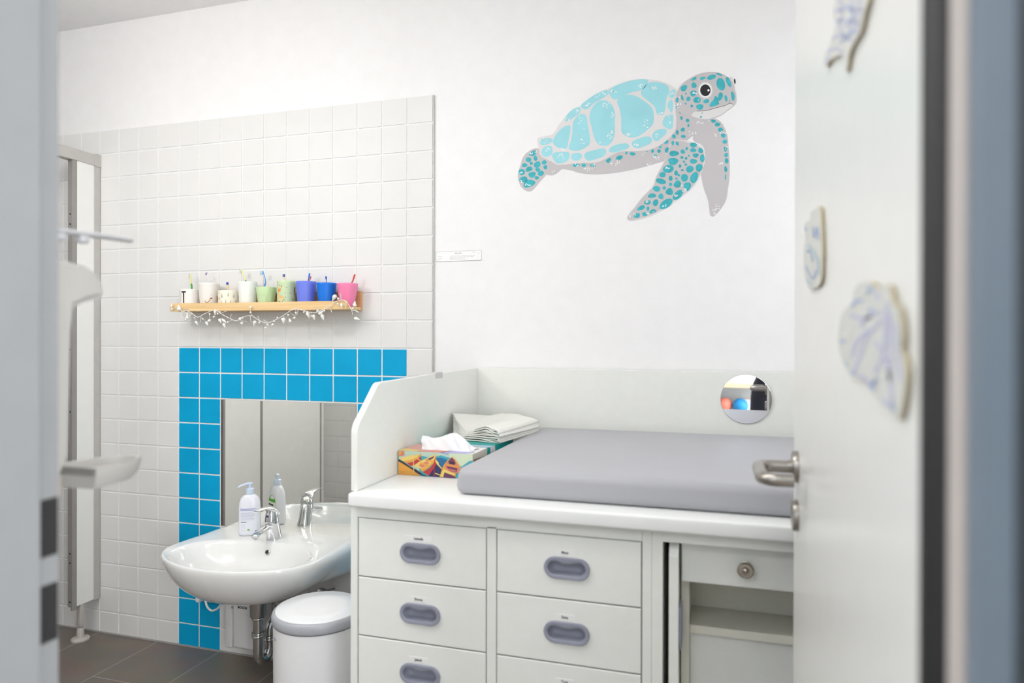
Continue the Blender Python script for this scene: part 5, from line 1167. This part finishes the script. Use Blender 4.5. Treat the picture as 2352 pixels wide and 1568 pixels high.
cutout('small narrow crayon-drawn card cut-out near the door edge', [L2(*p) for p in ((92, 480), (103, 478), (107, 540), (108, 600), (104, 650), (85, 664), (76, 660), (68, 630), (66, 580), (70, 545), (68, 515), (80, 505), (82, 488))],
       [(1, 1.5, [L2(*p) for p in s]) for s in (((86, 520), (90, 545), (97, 522), (99, 550)), ((72, 580), (80, 575), (86, 600)), ((70, 610), (85, 640), (95, 620)), ((69, 522), (71, 530)))]+[(2, 2, [L2(*p) for p in s]) for s in (((75, 560), (95, 590), (100, 630)), ((72, 640), (84, 655)))])
cutout('crayon-drawn card cut-out with ragged legs, highest on the door', [L2(*p) for p in ((140, -10), (155, -60), (195, -60), (214, -10), (205, 30), (195, 75), (180, 100), (170, 125), (165, 160), (160, 164), (156, 130), (145, 128), (125, 140), (118, 154), (112, 148), (115, 125), (128, 95), (138, 60), (134, 30))],
       [(0, 2.2, [L2(*p) for p in s]) for s in (((150, -5), (152, 30), (148, 60), (160, 90)), ((135, 25), (170, 20), (205, 25)), ((138, 50), (165, 45), (195, 55)), ((175, -5), (178, 40), (165, 95)), ((195, -5), (190, 40), (186, 80)), ((130, 90), (150, 80), (180, 92)), ((120, 120), (140, 110), (155, 125)), ((116, 145), (125, 128)))]+[(1, 2, [L2(*p) for p in s]) for s in (((160, 10), (180, 35), (160, 60)), ((150, 100), (165, 80), (185, 70)))])

# ================================================================== CORRIDOR behind the camera (seen in the round mirror)
rk = thing('shelf_rack', 'birch wooden rack with toys in the corridor behind', 'shelf', (.55, -4.1, 0))
bm = BM()
for x in (.10, 1.18):
    for y in (-4.24, -3.92): box(bm, (x-.02, y-.02, 0), (x+.02, y+.02, 1.02), 0, .002)
obj('upright', bm, pine2, rk)
for z in (.12, .56, .82):
    bm = BM(); box(bm, (.06, -4.28, z), (1.22, -3.88, z+.035), 0, .003); obj('board', bm, pine2, rk)
toy = [('plush_pig', 'pink plush pig on the upper board of the rack', 'plush toy', (.66, -4.02, .855), (236, 160, 140)), ('toy_ball', 'blue ball on the middle board of the rack', 'ball', (.83, -3.98, .595), (30, 140, 205)),
       ('toy_ball', 'coral ball on the middle board of the rack', 'ball', (.70, -4.0, .595), (228, 130, 110)), ('toy_ball', 'white ball on the middle board of the rack', 'ball', (.58, -4.02, .595), (246, 246, 246))]
for i, (n, l, c, p, col) in enumerate(toy):
    m = mat('toy_%d' % i, col, .6); k = .065 if n == 'toy_ball' else .08
    if n == 'toy_ball':
        bm = BM(); sphere(bm, (p[0], p[1], p[2]+k), k, 0, 24); tag(obj(n, bm, m), l, c)
    else:
        t = thing(n, l, c, p); bm = BM(); sphere(bm, (p[0], p[1], p[2]+k), k, 0, 24, (1.3, .9, 1)); sphere(bm, (p[0]+.09, p[1]+.03, p[2]+k*1.4), .055, 0, 20); obj('torso', bm, m, t)
        for s in (-1, 1): bm = BM(); sphere(bm, (p[0]+.09+s*.03, p[1]+.04, p[2]+k*1.4+.05), .018, 0, 10, (1, .5, 1.2)); obj('ear', bm, m, t)
for x, l, col in ((.92, 'white storage box on the middle board of the rack', (240, 244, 250)), (.45, 'pale blue storage box on the middle board of the rack', (196, 220, 240))):
    b = thing('storage_box', l, 'box', (x, -4.1, .595)); bm = BM(); box(bm, (x-.05, -4.2, .595), (x+.05, -4.0, .70), 0, .004); obj('box_body', bm, mat('box_%d' % int(x*100), col, .5), b); bm = BM(); box(bm, (x-.054, -4.204, .7005), (x+.054, -3.996, .715), 0, .003); obj('lid', bm, white_pl, b)

# photographer, seen as a dark shape in the round mirror
pe = thing('person', 'person in black long-sleeved clothes standing in the corridor, holding both hands forward', 'person', (1.12, -2.66, 0))
def skin_body(name, verts, edges, m, parent, root=0, sub=2):
    me = bpy.data.meshes.new(name); me.from_pydata([v[0] for v in verts], edges, []); me.materials.append(m)
    o = bpy.data.objects.new(name, me); C.objects.link(o); o.parent = parent; o.matrix_parent_inverse = parent_world(parent).inverted()
    sk = o.modifiers.new('skin', 'SKIN')
    if not me.skin_vertices: 
        bpy.context.view_layer.update()
    for i, v in enumerate(verts):
        me.skin_vertices[0].data[i].radius = v[1] if isinstance(v[1], tuple) else (v[1], v[1])
        me.skin_vertices[0].data[i].use_root = (i == root)
    o.modifiers.new('sub', 'SUBSURF').levels = sub; o.modifiers['sub'].render_levels = sub
    for p in me.polygons: p.use_smooth = True
    sk.use_smooth_shade = True
    return o
px_, py_ = 1.12, -2.66
skinm = mat('skin', (214, 170, 145), .5, sss=.1); blackc = mat('black_jersey', (24, 25, 34), .9, noise=.2, nscale=60, bump=.4, bscale=400); trou = mat('dark_trousers', (34, 36, 44), .9, noise=.15)
V = [((px_, py_, .90), (.160, .112)), ((px_, py_, 1.12), (.140, .095)), ((px_, py_+.01, 1.28), (.160, .105)), ((px_, py_, 1.40), (.130, .085)), ((px_, py_+.005, 1.48), .055), ((px_, py_+.02, 1.53), .052)]
E_2 = [(0, 1), (1, 2), (2, 3), (3, 4), (4, 5)]
for s in (-1, 1):
    b = len(V); V += [((px_+s*.165, py_, 1.40), .062), ((px_+s*.225, py_-.01, 1.33), .052), ((px_+s*.235, py_+.02, 1.13), .043), ((px_+s*.15, py_+.17, 1.17), .036), ((px_+s*.075, py_+.275, 1.20), .028)]
    E_2 += [(3, b), (b, b+1), (b+1, b+2), (b+2, b+3), (b+3, b+4)]
skin_body('sweater', V, E_2, blackc, pe)
V = [((px_, py_, 1.06), (.135, .092)), ((px_, py_, .92), (.150, .104))]; E_2 = [(0, 1)]
for s in (-1, 1):
    b = len(V); V += [((px_+s*.085, py_, .80), (.085, .09)), ((px_+s*.095, py_+.01, .48), .060), ((px_+s*.10, py_-.01, .25), .052), ((px_+s*.105, py_-.02, .10), .042)]
    E_2 += [(1, b), (b, b+1), (b+1, b+2), (b+2, b+3)]
skin_body('trousers', V, E_2, trou, pe)
for s in (-1, 1):
    skin_body('shoe', [((px_+s*.105, py_-.03, .05), (.04, .045)), ((px_+s*.107, py_+.05, .045), (.045, .038)), ((px_+s*.112, py_+.15, .035), (.042, .028))], [(0, 1), (1, 2)], mat('shoe_leather', (30, 28, 28), .5), pe)
    hx, hy_, hz_ = px_+s*.070, py_+.285, 1.203
    skin_body('hand', [((hx, hy_, hz_), (.024, .018)), ((hx-s*.006, hy_+.035, hz_+.004), (.032, .016)), ((hx-s*.010, hy_+.070, hz_+.006), (.034, .013))], [(0, 1), (1, 2)], skinm, pe)
    for k in range(4):
        fx = hx-s*.010+(k-1.5)*.0185; L = (.9, 1.05, 1.0, .8)[k]
        skin_body('finger', [((fx, hy_+.066, hz_+.006), .0092), ((fx-s*.002, hy_+.066+.030*L, hz_+.004), .0086), ((fx-s*.003, hy_+.066+.050*L, hz_-.006), .008), ((fx-s*.004, hy_+.066+.062*L, hz_-.018), .007)], [(0, 1), (1, 2), (2, 3)], skinm, pe)
    skin_body('thumb', [((hx-s*.022, hy_+.022, hz_+.004), .0115), ((hx-s*.040, hy_+.045, hz_-.001), .0105), ((hx-s*.046, hy_+.068, hz_-.008), .0090)], [(0, 1), (1, 2)], skinm, pe)
bm = BM(); tube(bm, [(px_, py_+.005, 1.44), (px_, py_+.012, 1.50), (px_, py_+.020, 1.60)], [.060, .052, .050], 20); obj('neck', bm, skinm, pe)
bm = BM(); hc = Vector((px_, py_+.03, 1.645))
sphere(bm, hc, .098, 0, 32, (.80, .98, 1.18)); 
for v in bm.verts:
    d = v.co-hc
    if d.y > .04 and d.z < -.02: v.co.x = hc.x+d.x*(1-.25*(-d.z/.11)); 
    if abs(d.x) < .014 and d.y > .07 and -.035 < d.z < .02: v.co.y += .016*(1-abs(d.x)/.014)
hd = obj('head', bm, skinm, pe, auto=180)
for s in (-1, 1):
    bm = BM(); sphere(bm, hc+Vector((s*.030, .083, .010)), .0115, 0, 14); obj('eye', bm, mat('eye_white', (236, 236, 236), .2), hd)
    bm = BM(); sphere(bm, hc+Vector((s*.030, .0925, .010)), .0048, 0, 10); obj('iris', bm, black, hd)
    bm = BM(); sphere(bm, hc+Vector((s*.080, -.005, -.005)), .026, 0, 12, (.35, .7, 1.2)); obj('ear', bm, skinm, hd)
bm = BM(); tube(bm, cr([hc+Vector((-.024, .078, -.055)), hc+Vector((0, .090, -.058)), hc+Vector((.024, .078, -.055))], 4), .0045, 8); obj('mouth', bm, mat('lips', (180, 110, 105), .5), hd)
bm = BM(); sphere(bm, hc+Vector((0, -.018, .022)), .104, 0, 32, (.86, .96, 1.12))
bmesh.ops.delete(bm, geom=[v for v in bm.verts if (v.co.y-hc.y > .035 and v.co.z-hc.z < .055) or v.co.z-hc.z < -.07], context='VERTS'); hr = obj('hair', bm, mat('brown_hair', (70, 50, 38), .7, noise=.3, nscale=90), pe, auto=180)
hr.modifiers.new('s', 'SOLIDIFY').thickness = .006
